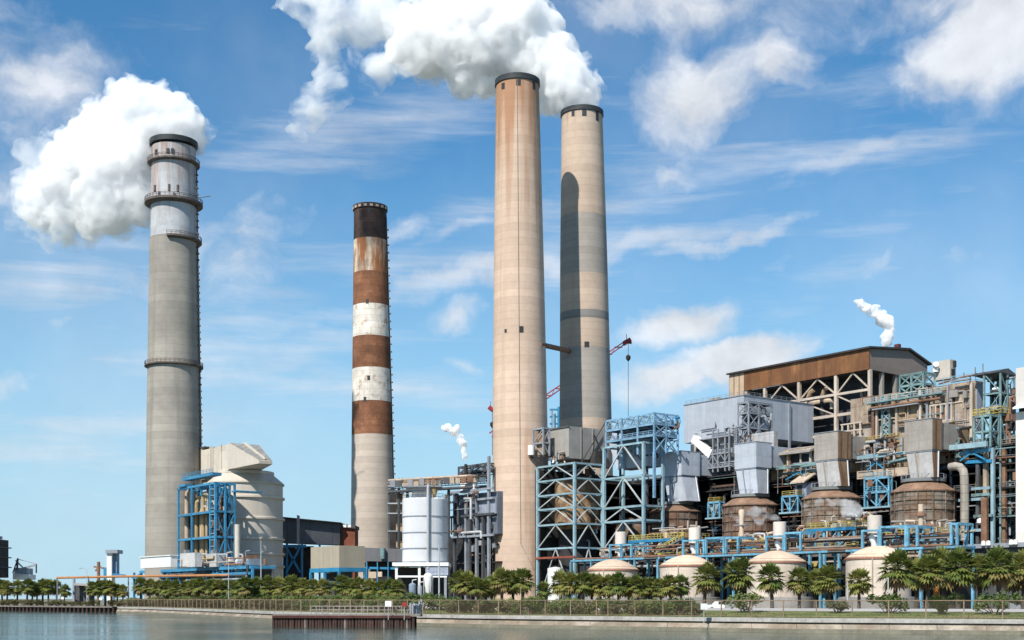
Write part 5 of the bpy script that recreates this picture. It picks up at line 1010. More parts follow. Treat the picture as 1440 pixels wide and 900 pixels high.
# ------------------------------------------------------------------ left half: absorber, its steelwork, sheds, silo
rnd = random.Random(77)
CRM = mt('cream_vessel', (.53,.475,.405), .7, var=.07, scale=.15, streak=.14, streak_col=(.38,.34,.29), streak_scale=(.3,.3,.03), panel=(6,60,.05), cyl=12, seam=.9)
CRM2 = mt('cream_duct', (.55,.49,.41), .7, var=.08, panel=(5,50,.1), seam=.86, streak=.14, streak_col=(.4,.34,.27), streak_scale=(.5,.5,.04))
Yv = 420; vx = (345-CX)/F*Yv; z = lambda py: CZ+(YH-py)/F*(Yv-10); R = 52*Yv/F
T = Thing('absorber_vessel', 'big cream cylindrical vessel with ring stiffeners, hood and duct beside the grey chimney', 'vessel', (vx, Yv, GZ))
T.part('shell', MB().lathe((vx,Yv), [(R,GZ),(R,z(679))], 64), CRM)
T.part('cone_roof', MB().lathe((vx,Yv), [(R+.5,z(679)),(R+.5,z(677)),(39*Yv/F,z(664)),(39*Yv/F,z(663))], 64), CRM2)
for py in (698,728,757,778,796): T.part('stiffener_ring', MB().lathe((vx,Yv), [(R-.05,z(py)-.5),(R+.65,z(py)-.3),(R+.65,z(py)+.3),(R-.05,z(py)+.5)], 64, False), CRM2)
T.part('hood_collar', MB().lathe((vx,Yv), [(39.5*Yv/F,z(664.5)),(40*Yv/F,z(664)),(40*Yv/F,z(660)),(38*Yv/F,z(659.5))], 48), CRM2)
c0 = AB(vx, Yv); dpt = pxbox(268,321,364,624,664, Y=411)
d = dpt; d['b1'] = bx(352, d['a1'])
aS = ax(364, d['b0']); zb_ = z(659.4)
aH = ax(321,d['b0']); bt, bb_ = bx(365,aH), bx(383,aS); zT = d['z1']+.3
hp = [P(aH,d['b0'],zb_),P(aS,d['b0'],zb_),P(aS,bb_,zb_),P(aH,bt,zb_),P(aH,d['b0'],zT),P(aS,d['b0'],zb_+1.0),P(aS,bb_,zb_+1.0),P(aH,bt,zT)]
T.part('hood', MB().hexa(hp), CRM2)
dn = (hp[5]-hp[4]).cross(hp[7]-hp[4]).normalized(); dn = dn if dn.z > 0 else -dn
def onroof(s, t): return (hp[4]*(1-s)+hp[5]*s)*(1-t)+(hp[7]*(1-s)+hp[6]*s)*t
def slab(s0, s1, t0, t1, h0, h1): q = [onroof(s0,t0),onroof(s1,t0),onroof(s1,t1),onroof(s0,t1)]; return MB().hexa([i+dn*h0 for i in q]+[i+dn*h1 for i in q])
sl = slab(.03,.97,.03,.97,.03,.18)
T.part('sloping_roof', sl, mt('weathered_grey_roof', (.24,.235,.22), .8, var=.3, panel=(3,40,.15), streak=.3, streak_col=(.16,.15,.13)))
T.part('roof_rib', slab(.02,.98,.46,.53,.2,.7), CRM2)
T.part('outlet_duct', MB().ab(ax(283,d['b0']), ax(321,d['b0'])-.02, d['b0'], d['b1']-1, d['z0']+.6, d['z1']-.2), CRM2)
for px in (297,300,312): T.part('stiffener', MB().ab(ax(px,d['b0'])-.3,ax(px,d['b0'])+.3,d['b0']-.45,d['b0']-.02,d['z0']+.7,d['z1']+.2), CRM2)
T.part('elbow_duct', MB().ab(ax(258.5,d['b0']), ax(283,d['b0'])-.02, d['b0']+.3, d['b1']-2, z(667), z(621)), mt('tan_cream_duct', (.47,.40,.31), .7, var=.1, panel=(3.4,40,.12), seam=.75, streak=.25, streak_col=(.3,.22,.15), streak_scale=(.5,.5,.04)))
T.part('elbow_cap', MB().ab(ax(257.5,d['b0']), ax(287,d['b0']), d['b0']+.1, d['b1']-2, z(621)+.02, z(619)), DARK2)
T.part('vertical_pipe', MB().tube([P(ax(334,d['b0']-9),d['b0']-9,GZ),P(ax(334,d['b0']-9),d['b0']-9,z(744))], .85, 12), CRM2)
for k in range(3):
    an = radians(-62+k*24); p = Vector((vx+(R+.5)*sin(an), Yv-(R+.5)*cos(an), 0)); T.part('ladder', MB().beam(p+Vector((0,0,GZ)), p+Vector((0,0,z(680))), .3), GREYS) if k == 0 else None
# blue steel tower
f = pxbox(251,303,330,678,790, Y=395); zf = lambda py: zp(py, f['a1'], f['b0'])
T = Thing('steel_tower', 'blue steel tower full of pipes in front of the big cream vessel', 'tower', P(f['a0'],f['b0'],GZ))
mid1, mid2 = ax(270,f['b0']), ax(296,f['b0'])
SB = mt('strong_blue_steel', (.045,.21,.36), .5, var=.2, streak=.12, streak_col=(.06,.1,.13))
steelwork(T, [f['a0'],mid1,mid2,f['a1']], [f['b0'],(f['b0']+f['b1'])/2,f['b1']], [zf(808),zf(792),zf(755),zf(719),zf(679)], SB, .6, .6, .32, '/', ('r',), (1,2,3), deckmat=GRATE)
T.part('ladder_rungs', MB().hexa([P(mid2,f['b0']-.1,zf(790)),P(f['a1'],f['b0']-.1,zf(790)),P(f['a1'],f['b0'],zf(790)),P(mid2,f['b0'],zf(790)),P(mid2,f['b0']-.1,zf(789)),P(f['a1'],f['b0']-.1,zf(789)),P(f['a1'],f['b0'],zf(789)),P(mid2,f['b0'],zf(789))]), SB)
rg = MB()
for k in range(12): rg.ab(mid2,f['a1'],f['b0']-.15,f['b0']+.15,zf(786-k*9)-.12,zf(786-k*9)+.12)
T.part('ladder_rungs', rg, PALE)
OCH = mt('ochre_lagging', (.36,.26,.13), .65, var=.25, streak=.25, streak_col=(.16,.1,.06))
for px, r, t0, m_ in ((277,.75,700,OCH),(286,.75,693,OCH),(263,.8,684,BEIGEP),(283,.5,712,BEIGEP)):
    a = ax(px, f['b0']+3); T.part('riser_pipe', MB().tube([P(a,f['b0']+3,zf(795)),P(a,f['b0']+3,zf(t0+6)),P(a+.3,f['b0']+3,zf(t0)),P(a+1.2,f['b0']+3.6,zf(t0-3))], r, 10), m_)
pipes(T, rnd, 22, f['a0']+1, f['a1']-1, f['b0']+7, zf(792), zf(685), [BEIGEP,RUSTP,SB,DARK,SILV,OCH], (.18,.5), .6, 4); boxes(T, rnd, 14, f['a0']+1, f['a1']-1, f['b0']+8, zf(792), zf(690), [DARK,SB,GREYS,BEIGEP], (1,2.6), 3); pipes(T, rnd, 10, f['a1']-4, f['a1']-.5, f['b1']-1, zf(792), zf(685), [SB,DARK,BLUE2,RUSTP], (.2,.5), .5, 5)
tp = pxbox(256,299,305,664,672, Y=397)
T.part('top_walkway', MB().pb(tp, b1=tp['b0']+3, z0=tp['z1']-.9), SB); T.part('top_walkway', MB().ab(tp['a0']-1,tp['a0']+5,tp['b0']-1,tp['b0']+3,zf(675)-.4,zf(675)+.3), SB); handrail(T, [(tp['a0'],tp['b0']),(tp['a1'],tp['b0'])], tp['z1'], SB)
T.part('riser_pipe', MB().tube([P(ax(279,tp['b0']+3),tp['b0']+3,zf(680)),P(ax(279,tp['b0']+3),tp['b0']+3,zf(662))], 1.0, 12), BEIGEP)
T.part('side_walkway', MB().ab(f['a1'],f['a1']+3,f['b1']-1,f['b1']+8,zf(691),zf(689)), BLUE2)
# trestle with sheds on top
t0, t1 = -66, -66+0
bT = AB(*W(300,0,388).xy)[1]
def tx(px): return ax(px, bT)
zt_ = lambda py: zp(py, tx(300), bT); Zt = zt_(797.5)
T = Thing('blue_trestle', 'long blue steel trestle carrying white and grey sheds below the grey chimney', 'trestle', P(tx(186),bT,GZ))
X0, X1 = tx(186), tx(352)
T.part('deck', MB().ab(tx(196),X1,bT,bT+8,Zt-.9,Zt), SB); T.part('long_beam', MB().ab(X0,X1,bT-.3,bT+.3,zt_(808)-.4,zt_(808)+.4), SB)
for i in range(15):
    a = X0+(X1-X0)*i/14; T.part('column', MB().ab(a-.35,a+.35,bT+.35,bT+1.0,GZ,Zt-.9 if i > 0 else zt_(800)), SB)
br2 = MB()
for i in range(7):
    a, b_ = X0+(X1-X0)*(2*i)/14, X0+(X1-X0)*(2*i+1)/14; br2.abeam((a,bT+.6,zt_(808)),(b_,bT+.6,Zt-.9),.35); br2.abeam((b_,bT+.6,zt_(836)),(b_+2.5,bT+.6,zt_(809)),.35)
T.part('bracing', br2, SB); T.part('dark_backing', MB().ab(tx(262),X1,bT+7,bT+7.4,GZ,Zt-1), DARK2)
handrail(T, [(tx(250),bT-.1),(X1,bT-.1)], Zt, SB, 1.2, 2, .06); boxes(T, rnd, 14, tx(285), tx(350), bT+6, Zt, Zt+3.4, [GREYS,RUSTP,DARK2,WHITE,OLDG,SILV], (.7,2.2), 5, 'equipment_box'); pipes(T, rnd, 16, tx(255), tx(350), bT+1.5, Zt+.2, Zt+4.2, [SILV,RUSTP,GREYS,OCH,BEIGEP], (.1,.3), .6, 3); pipes(T, rnd, 14, tx(200), tx(350), bT+.2, zt_(830), zt_(800), [DARK2,RUSTP,GREYS,SB], (.1,.28), .4, 1)
s = pxbox(197.5,240,249,780,796.5, Y=385)
T = Thing('white_shed', 'bright white shed on the blue trestle in front of the grey chimney', 'shed', P(s['a0'],s['b0'],s['z0']))
T.part('wall', MB().pb(s, z0=Zt+.02, z1=s['z1']-.3), WHITE); T.part('roof', MB().ab(s['a0']-.3,s['a1']+.3,s['b0']-.3,s['b1']+.3,s['z1']-.3,s['z1']), WHITE)
for l_, c_, r_, tp_, lab in ((253,274,284,777,'pale grey equipment shed on the blue trestle, next to the white shed'),(291,304,318,778,'pale grey equipment shed on the blue trestle, at the foot of the blue tower')):
    s = pxbox(l_,c_,r_,tp_,796.5, Y=384); T = Thing('equipment_shed', lab, 'shed', P(s['a0'],s['b0'],Zt)); T.part('wall', MB().pb(s, z0=Zt+.02), mt('pale_grey_shed', (.46,.46,.45), .7, panel=(2.4,9,.06), seam=.8))
    T.part('door', MB().ab(s['a0']+1,s['a0']+2,s['b0']-.06,s['b0']-.01,Zt+.1,Zt+2.3), GREYS); T.part('roof_unit', MB().ab(s['a0']+1.4,s['a0']+3,s['b0']+.6,s['b0']+2,s['z1'],s['z1']+1.1), GREYS)
# long thin brown pipeline
T = Thing('pipeline', 'long thin orange-brown pipeline on posts running along the far left shore', 'pipeline', W(0,809,372))
T.part('pipe', MB().tube([W(80,812.5,412), W(180,810.5,396), W(346,808.5,376)], .36, 8), mt('orange_brown_pipe', (.36,.17,.07), .7, var=.2))
for px in (80,124,180,250,320,346):
    q = W(px, 0, 412-(px-80)*.135); T.part('post', MB().beam(Vector((q.x,q.y+.4,GZ)), Vector((q.x,q.y+.4,CZ+(YH-811)/F*q.y-.2)), .3), GREYS)
# dark inclined duct house, block and sheds right of the vessel
def vbox(l, r, tl, trr, bl, br_, Y, dep, Y1=None):
    """box with its long side across the view, running away to the right"""
    p, q = W(l,0,Y), W(r,0,Y1 or Y); n = Vector((.0,dep,0))
    z_ = lambda py, Yy: CZ+(YH-py)/F*Yy
    A_, B_ = Vector((p.x,p.y,0)), Vector((q.x,q.y,0))
    return MB().hexa([Vector((a.x,a.y,zz)) for a, zz in ((A_,z_(bl,p.y)),(B_,z_(br_,q.y)),(B_+n,z_(br_,q.y)),(A_+n,z_(bl,p.y)),(A_,z_(tl,p.y)),(B_,z_(trr,q.y)),(B_+n,z_(trr,q.y)),(A_+n,z_(tl,p.y)))])
DKC = mt('dark_grey_duct_plate', (.085,.088,.10), .65, var=.15, panel=(9,40,.14), seam=.6, streak=.15, streak_col=(.06,.06,.065))
T = Thing('inclined_duct', 'dark grey inclined duct leading right from the big cream vessel', 'duct', W(397,765,432))
T.part('casing', vbox(395,478,727.5,735.5,763,766,436,9,448), DKC); T.part('rib', vbox(417.5,420.5,724,725,765,766,434,1.6,434.4), OLDG)
T.part('roof_edge', vbox(395,479,726.5,734.5,727.8,735.8,434.5,11,446.5), DARK)
for px in (402,423,448): T.part('leg', vbox(px,px+2.4,764,764,846,846,438,1), BLUE2)
T.part('leg_beam', vbox(398,430,766,766,770,770,437,1), BLUE2); T.part('leg_brace', MB().beam(W(403,770,437),W(422,805,437),.6).beam(W(422,770,437),W(403,805,437),.6), BLUE2)
T.part('expansion_joint', vbox(397,402,770,770,783,783,440,3), mt('orange_joint', (.45,.16,.05), .7))
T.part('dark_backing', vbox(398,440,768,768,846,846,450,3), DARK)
T = Thing('brick_block', 'small red-brown block house between the dark duct and the banded chimney', 'building', W(478,770,450))
T.part('wall', vbox(478,499,741,743,846,846,450,10), mt('red_brown_cladding', (.17,.055,.03), .8, var=.2, panel=(3,4,.1))); T.part('parapet', vbox(477.5,499.5,736.5,738.5,741.2,743.2,449,12), DARK2)
for px in (482.5,489): T.part('window', vbox(px,px+4.5,738,738,741.5,741.5,448.9,.05), WHITE)
b = pxbox(437,477,513,767,798, Y=375)
T = Thing('beige_shed', 'plain olive beige metal shed on blue legs left of the white silo', 'shed', P(b['a0'],b['b0'],GZ))
T.part('cladding', MB().pb(b), mt('olive_beige_cladding', (.33,.29,.22), .7, var=.06, panel=(1.2,40,.04), seam=.9))
T.part('floor_beam', MB().ab(b['a0']-.3,b['a1']+.3,b['b0']-.2,b['b1']+.2,b['z0']-1.2,b['z0']-.02), BLUE2)
for a in (b['a0'],(b['a0']+b['a1'])/2,b['a1']):
    for bb in (b['b0'],b['b1']): T.part('leg', MB().ab(a-.35,a+.35,bb-.35,bb+.35,GZ,b['z0']-1.2), MATS['strong_blue_steel'])
T.part('landing', MB().ab(b['a1']-8,b['a1']-1,b['b0']-3,b['b0']-.3,b['z0']-4.4,b['z0']-4), TEAL); T.part('shade_panel', MB().ab(b['a0']+1,b['a1']-1,b['b1']-4,b['b1']-3.6,GZ,b['z0']-1.3), DARK2)  # dark sheet stands in for the shade beneath the shed
T = Thing('grey_low_building', 'low grey clad building with teal pipes below the banded chimney', 'building', W(512,770,420))
T.part('wall', vbox(512,566,770,772,789,790,420,14), mt('mid_grey_cladding', (.15,.15,.16), .7, var=.1, panel=(3,40,.06)))
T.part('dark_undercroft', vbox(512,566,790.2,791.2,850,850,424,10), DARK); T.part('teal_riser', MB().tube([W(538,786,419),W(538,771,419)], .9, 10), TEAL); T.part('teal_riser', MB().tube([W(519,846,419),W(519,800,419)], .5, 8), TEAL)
T.part('floor_beam', vbox(512,566,797,798,800,801,419,.6), BLUE2); T.part('pinkish_box', vbox(518,529,804,804,813,813,418,3), TKD); T.part('pinkish_box', vbox(531,537,804,804,811,811,418,3), TKD)
for px in (515,530,545,560): T.part('column', vbox(px,px+1.3,790,790,850,850,418,.5), MATS['strong_blue_steel'])
pipes(T, rnd, 6, -150, -149, -50, 4, 12, [GREYS], (.1,.2)) if False else None

# white silo on its stand
Ys = 330; sx = (597.5-CX)/F*Ys; zs = lambda py: CZ+(YH-py)/F*(Ys-5); R = 31.6*Ys/F
SIL = mt('white_silo_plate', (.66,.67,.69), .45, var=.06, panel=(3.2,60,.05), cyl=R, seam=.88, streak=.1, streak_col=(.5,.5,.52), streak_scale=(.6,.6,.04))
T = Thing('silo', 'white cylindrical silo with hoops on a white framed stand', 'silo', (sx, Ys, GZ))
T.part('shell', MB().lathe((sx,Ys), [(R,zs(791)),(R,zs(701)),(R-.4,zs(699.5))], 56), SIL)
for py in (725.5,748.5,771,790): T.part('hoop', MB().lathe((sx,Ys), [(R-.02,zs(py)-.14),(R+.13,zs(py)-.14),(R+.13,zs(py)+.14),(R-.02,zs(py)+.14)], 56, False), GREYS)
T.part('downcomer', MB().tube([(sx+1.2,Ys-R-.35,zs(800)),(sx+1.2,Ys-R-.35,zs(686)),(sx+1.2,Ys-R+1.5,zs(682))], .34, 10), SILV)
T.part('roof_rail', MB().lathe((sx,Ys), [(R-.2,zs(694)),(R-.1,zs(694)),(R-.1,zs(693.4)),(R-.2,zs(693.4))], 40, False), BEIGEP)
for k in range(22):
    an = 2*pi*k/22; T.part('rail_post', MB().beam((sx+(R-.15)*cos(an),Ys+(R-.15)*sin(an),zs(701)),(sx+(R-.15)*cos(an),Ys+(R-.15)*sin(an),zs(693.4)), .08), BEIGEP)
T.part('filter_house', MB().box(sx-3.2,sx+1.6,Ys-2,Ys+3,zs(700),zs(684)), mt('pale_filter_house', (.42,.43,.45), .7, panel=(2,2,.08))); T.part('filter_hopper', MB().tube([(sx+2.6,Ys-3,zs(700)),(sx+2.6,Ys-3,zs(690)),(sx+2.6,Ys-3,zs(679))], [.35,.8,.8], 12), OCH)
T.part('top_deck', MB().box(sx-5,sx+4.5,Ys-4.2,Ys+3.5,zs(684),zs(682.5)), GREYS)
hr = MB()
for k in range(10): hr.beam((sx-5+k,Ys-4.2,zs(682.5)),(sx-5+k,Ys-4.2,zs(676)),.1)
for py in (676,679): hr.beam((sx-5,Ys-4.2,zs(py)),(sx+4.5,Ys-4.2,zs(py)),.1)
T.part('deck_rail', hr, BEIGEP)
T.part('stand_slab', MB().box(sx-7.8,sx+R+.6,Ys-R-.8,Ys+R,zs(796),zs(791.2)), WHITE)
for dx in (-6.8,-1.0,2.2,5.6):
    for dy in (-R,R-1): T.part('stand_leg', MB().box(sx+dx-.32,sx+dx+.32,Ys+dy-.32,Ys+dy+.32,GZ,zs(796)), WHITE if dx < 2 else GREYS)
T.part('stand_beam', MB().box(sx-7,sx+6,Ys-R-.33,Ys-R+.1,zs(812),zs(809.5)), WHITE); T.part('stand_panel', MB().box(sx+.6,sx+R+.5,Ys-R-.5,Ys-R-.34,zs(809),zs(797)), mt('grey_blue_panel', (.34,.38,.46), .6, panel=(1.2,3,.08)))
T.part('stand_shade_panel', MB().box(sx-7,sx+6,Ys+1,Ys+1.4,GZ,zs(797)), DARK)  # near-black sheet fills in the shade behind the stand legs
T = Thing('hopper_vessel', 'small white domed hopper on grey legs under the white silo', 'hopper', ((602-CX)/F*322,322,GZ)); hx = (602-CX)/F*322; zh = lambda py: CZ+(YH-py)/F*322
T.part('vessel', MB().lathe((hx,322), [(.3,zh(838)),(1.0,zh(822)),(1.2,zh(812)),(1.1,zh(809)),(.7,zh(806.5)),(.02,zh(805.5))], 20), WHITE)
for an in range(4): T.part('leg', MB().beam((hx+1.25*cos(an*pi/2+.6),322+1.25*sin(an*pi/2+.6),GZ),(hx+1.25*cos(an*pi/2+.6),322+1.25*sin(an*pi/2+.6),zh(811)),.2), SILV)
for px, r, tp_, m_, lab in ((580,.9,822,mt('slate_tank', (.20,.26,.32), .5),'small slate grey upright tank standing under the white silo'),(590.5,.6,825,GREYS,'thin grey upright tank between the slate tank and the white hopper')):
    x = (px-CX)/F*322; T = Thing('upright_tank', lab, 'tank', (x,322,GZ)); T.part('shell', MB().lathe((x,322), [(r,GZ),(r,zh(tp_)),(r*.5,zh(tp_-2)),(.02,zh(tp_-2.3))], 18), m_); T.part('nozzle', MB().tube([(x,322,zh(tp_-2)),(x,322,zh(tp_-6)),(x+1,322,zh(tp_-7))], .16, 8), SILV)
# process structure between banded chimney and tallest chimney
q = pxbox(632,692,700,692,846, Y=415); zq = lambda py: zp(py, q['a1'], q['b0'])
T = Thing('process_building', 'grey-blue clad process building with pipes and dark base, just left of the tallest chimney', 'building', P(q['a0'],q['b0'],GZ))
GBC = mt('grey_blue_cladding', (.15,.17,.21), .65, var=.15, panel=(4,7,.08), seam=.75, streak=.15, streak_col=(.09,.09,.1))
T.part('cladding', MB().ab(q['a0'],q['a1'],q['b0']+2.2,q['b0']+16,zq(750),zq(690)), GBC); T.part('upper_panel', MB().ab(ax(645,q['b0']),ax(664,q['b0']),q['b0']+.6,q['b0']+2.1,zq(688),zq(668)), WHITE); T.part('upper_panel', MB().ab(ax(664,q['b0']),q['a1'],q['b0']+1.4,q['b0']+2.1,zq(722),zq(700)), mt('pale_blue_grey_panel', (.26,.29,.35), .6, panel=(3,5,.08)))
for z0 in (GZ+7,GZ+14,zq(752)): T.part('floor_slab', MB().ab(q['a0']-3,q['a1'],q['b0']+2,q['b0']+16,z0,z0+.5), DARK)
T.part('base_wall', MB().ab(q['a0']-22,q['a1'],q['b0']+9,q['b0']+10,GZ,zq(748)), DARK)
for px, t_, m_ in ((636,688,DARK2),(652,690,GREYS),(667,684,GREYS),(684,640,GREYS),(657,720,DARK2),(676,720,DARK2)): T.part('column', MB().ab(ax(px,q['b0'])-.45,ax(px,q['b0'])+.45,q['b0']+.6,q['b0']+1.4,GZ,zq(t_)), m_)
for py, m_ in ((686,GREYS),(700,GREYS),(722,DARK2),(752,GREYS)): T.part('beam', MB().ab(q['a0']-2,q['a1'],q['b0']+.2,q['b0']+.9,zq(py)-.35,zq(py)+.35), m_)
T.part('bracing', MB().abeam((ax(652,q['b0']),q['b0']+.7,zq(700)),(ax(667,q['b0']),q['b0']+.7,zq(740)),.4).abeam((ax(640,q['b0']),q['b0']+.7,zq(725)),(ax(655,q['b0']),q['b0']+.7,zq(752)),.4), DARK2)
pipes(T, rnd, 13, q['a0']-1, q['a1']-.5, q['b0']+1.2, zq(770), zq(690), [SILV,GREYS,DARK2,RUSTP,SILV], (.15,.45), .5, 3); boxes(T, rnd, 14, q['a0'], q['a1']-1, q['b0']+3, zq(775), zq(735), [DARK2,GREYS,SILV,RUSTP], (.8,2.2), 2); pipes(T, rnd, 12, q['a0']-3, q['a1']-.5, q['b0']+5, GZ+2, zq(758), [DARK,DARK2,RUSTP], (.2,.4))
steelwork(T, [ax(645,q['b0']+2), ax(665,q['b0']+2), ax(686,q['b0']+2)], [q['b0']+2,q['b0']+7], [zq(668),zq(658),zq(649)], DARK2, .5, .5, .3, 'X', ('l','r'), (1,), rail=DARK2)
T.part('flare_pipe', MB().tube([P(ax(655,q['b0']+1),q['b0']+1,zq(668)),P(ax(655,q['b0']+1),q['b0']+1,zq(646.5))], .5, 8), DARK)
steam(415, [(655,643,4.5),(654,634,5.5),(652,625,6),(646,617,7),(638,608,7.5),(630,602,7),(623,604,4.5),(643,603,5)], W(655,646,415), 'small puff of white steam over the grey-blue process building', ST_S, .4, [(4, 4), (1.5, 2.4)], 51, .6, 3)
# pipe bridge from banded chimney across the silo
T = Thing('pipe_gallery', 'rusty pipe gallery running behind the silo top between the banded and tallest chimneys', 'pipe gallery', W(548,690,425))
gal = lambda px, py, dy=0: W(px, py, 425+dy)
for py0, py1, m_, r in ((676,668,BEIGEP,.5),(680,672,RUSTP,.45),(684,676,GREYS,.4),(692,684,DARK2,.5)): T.part('pipe', MB().tube([gal(546,py0),gal(610,(py0+py1)/2),gal(686,py1)], r, 8), m_)
T.part('walkway', MB().hexa([gal(546,688),gal(686,680),gal(686,680,3),gal(546,688,3),gal(546,686.5),gal(686,678.5),gal(686,678.5,3),gal(546,686.5,3)]), GREYS)
hr = MB()
for k in range(29): px = 546+k*5; py = 687-k*5*8/140; hr.beam(gal(px,py),gal(px,py-7),.14)
for d_ in (3.5,7): hr.beam(gal(546,687-d_),gal(686,679-d_),.14)
T.part('handrail', hr, RUSTP)
for px in (561,573,600,631): T.part('post', MB().beam(gal(px,850,1.5),gal(px,686,1.5),.7), DARK2)
for k in range(16): px = 552+k*8.4; T.part('valve_box', MB().box(*(lambda p: (p.x-.9,p.x+rnd.uniform(.3,1.4),p.y-1,p.y,p.z-.3,p.z+rnd.uniform(.8,2.2)))(gal(px,684-k*.5))), rnd.choice([DARK,RUSTP,BEIGEP,GREYS,WHITE,DARK2]))
T = Thing('service_tower', 'dark narrow service tower with ochre panels hugging the banded chimney', 'tower', W(556,846,470))
T.part('dark_shaft', vbox(548,558,690,690,846,846,478,5), DARK); T.part('ochre_panel', vbox(557,566,693,693,770,770,473,4), OCH); T.part('rust_panel', vbox(560,565,694,694,704,704,472.8,.15), RUSTP)
for py in (678,692,707,721,746): T.part('platform', vbox(545,567,py,py,py+1.6,py+1.6,470,4), SILV if py in (707,721) else GREYS)
for px in (546,560.5,566): T.part('post', vbox(px,px+1.1,672,672,790,790,470.5,.6), DARK2)
for py0 in (712,735,758): T.part('rust_panel', vbox(558,566,py0,py0,py0+4,py0+4,472.7,.2), RUSTP)

# things at the far left
T = Thing('coal_tower', 'dark steel tower cut off by the left edge of the photo', 'tower', W(4,812,620))
T.part('frame', vbox(-24,-4,760,758,812,812,620,14), DARK); T.part('cap', vbox(-24,-8,753,753,757,757,622,10), GREYS)
for py in (768,782,796): T.part('walkway', vbox(-24,-4,py,py,py+1.5,py+1.5,618,18), DARK2)
T = Thing('coal_loader', 'distant grey stockyard loader with a raised boom at the far left', 'machine', W(30,815,640))
T.part('house', vbox(20,38,798,799,812,812,640,8), GREYS); T.part('hopper', vbox(18,42,806,808,815,815,638,8), SILV)
T.part('boom', MB().beam(W(30,800,640),W(51,794,640),.9).beam(W(22,788,640),W(34,800,640),.6).beam(W(24,786,640),W(51,793,640),.3), GREYS); T.part('mast', MB().beam(W(24,802,640),W(25,785,640),.8).beam(W(18,806,640),W(25,786,640),.5), DARK2); T.part('bucket_line', MB().beam(W(51,793,640),W(51,806,640),.6), DARK2)
T = Thing('transfer_tower', 'distant white and blue transfer tower left of the trestle', 'tower', W(154,846,560))
T.part('shaft', vbox(150,157,775,775,846,846,560,5), WHITE); T.part('side_frame', vbox(158,164,775,775,811,811,562,4), mt('faded_blue', (.16,.24,.36), .6)); T.part('side_frame', vbox(145.5,149.5,798,798,846,846,561,4), BLUE2); T.part('head', vbox(148,165,773,773,778,778,559,8), GREYS); T.part('platform', vbox(158,172,806,808,810,812,559,6), SB)
T = Thing('leaning_mast', 'distant brown mast with crossarms left of the transfer tower', 'mast', W(138.5,846,540)); T.part('mast', MB().tube([W(138.5,846,540),W(138.5,790,540)], .7, 8), RUSTP); T.part('crossarm', MB().beam(W(132,797,540),W(146,799,540),.7).beam(W(134,803,540),W(141,795,540),.6), RUSTP)
T = Thing('gate_house', 'low grey gate shelter with a dark opening between the left palms', 'building', W(112,840,416))
T.part('roof', vbox(104,127,820,821,823,824,414,9), mt('pinkish_grey_roof', (.36,.31,.31), .8)); T.part('wall', vbox(105,126,823.2,824.2,850,850,418,5), DARK2); T.part('column', vbox(122,124.5,824,824,850,850,414.5,.8), TKD); T.part('column', vbox(102,104.5,814,814,850,850,415,1), GREYS)
def lamp(px, top, Y, label, arm=-1, wide=9):
    T = Thing('light_pole', label, 'light pole', W(px, 0, Y)-Vector((0,0,W(px,0,Y).z-GZ)), 'slim light poles'); x = W(px,0,Y).x; zt = CZ+(YH-top)/F*Y; w = wide*Y/F
    T.part('pole', MB().tube([(x,Y,GZ),(x,Y,zt)], [.16,.09], 8), SILV)
    if arm: T.part('arm', MB().tube([(x,Y,zt-.1),(x+arm*w*.6,Y,zt+.25),(x+arm*w,Y,zt+.2)], .06, 6), SILV); T.part('lamp_head', MB().box(x+arm*w-.4,x+arm*w+.4,Y-.15,Y+.15,zt+.1,zt+.3), GREYS)
lamp(122, 800, 404, 'slim grey light pole with one arm between the left palms'); lamp(617.5, 769, 205, 'tall slim pale pole standing in front of the white silo', 0)
lamp(367, 760, 300, 'slim white pole in front of the big cream vessel', 0); lamp(321.5, 790, 300, 'slim white pole in front of the blue trestle', 0); lamp(1249, 812, 190, 'slim white pole beside the nearest domed tank', 0); lamp(1192, 818, 185, 'slim pale pole left of the nearest domed tank', 0)
T = Thing('bollard_pipe', 'thick orange standpipe under the palms right of the nearest domed tank', 'standpipe', W(1317,0,230)-Vector((0,0,CZ+YH/F*230-GZ))); x = W(1317,0,230).x; T.part('pipe', MB().tube([(x,230,GZ),(x,230,6.6),(x+.5,230,7.6)], .5, 12), mt('orange_paint', (.55,.20,.03), .5)); T.part('collar', MB().tube([(x,230,4.2),(x,230,4.6)], .65, 12), YEL)
# signs by the jetty
def sign(px, py, Y, r, m_, label, shape='disc'):
    p = W(px,py,Y); T = Thing('notice_sign', label, 'sign', (p.x,p.y,GZ))
    T.part('post', MB().tube([(p.x,p.y+.08,GZ-.6),(p.x,p.y+.08,p.z)], .05, 6), SILV); T.part('plate', MB().box(p.x-r,p.x+r,p.y-.03,p.y+.03,p.z-r*.9,p.z+r*.9), m_)
sign(546,849,171.5,.42,WHITE,'white notice board on a post at the jetty'); sign(568.5,850,172,.30,REDP,'small red notice plate at the landward end of the jetty'); sign(88,841,388,.42,WHITE,'small white notice board on the left wharf, nearest the gate shelter'); sign(141.5,842,372,.45,WHITE,'white notice board on the left wharf, below the transfer tower'); sign(990,853,152,.40,WHITE,'white notice board on the canal fence below the second domed tank')
T = Thing('valve_cluster', 'grey cluster of pipes and valves where the jetty meets the shore', 'valves', W(585,866,173))
for k in range(7):
    p = W(577+k*2.6, 866, 173.5+k*.3); T.part('pipe', MB().tube([(p.x,p.y,1.6),(p.x,p.y,rnd.uniform(2.8,3.9)),(p.x+.3,p.y+.2,rnd.uniform(2.9,3.4))], rnd.uniform(.08,.18), 8), rnd.choice([SILV,GREYS,BEIGEP]))
T.part('slab', MB().box(W(575,0,173).x,W(592,0,173).x,172.2,176,1.5,1.85), PILE2)
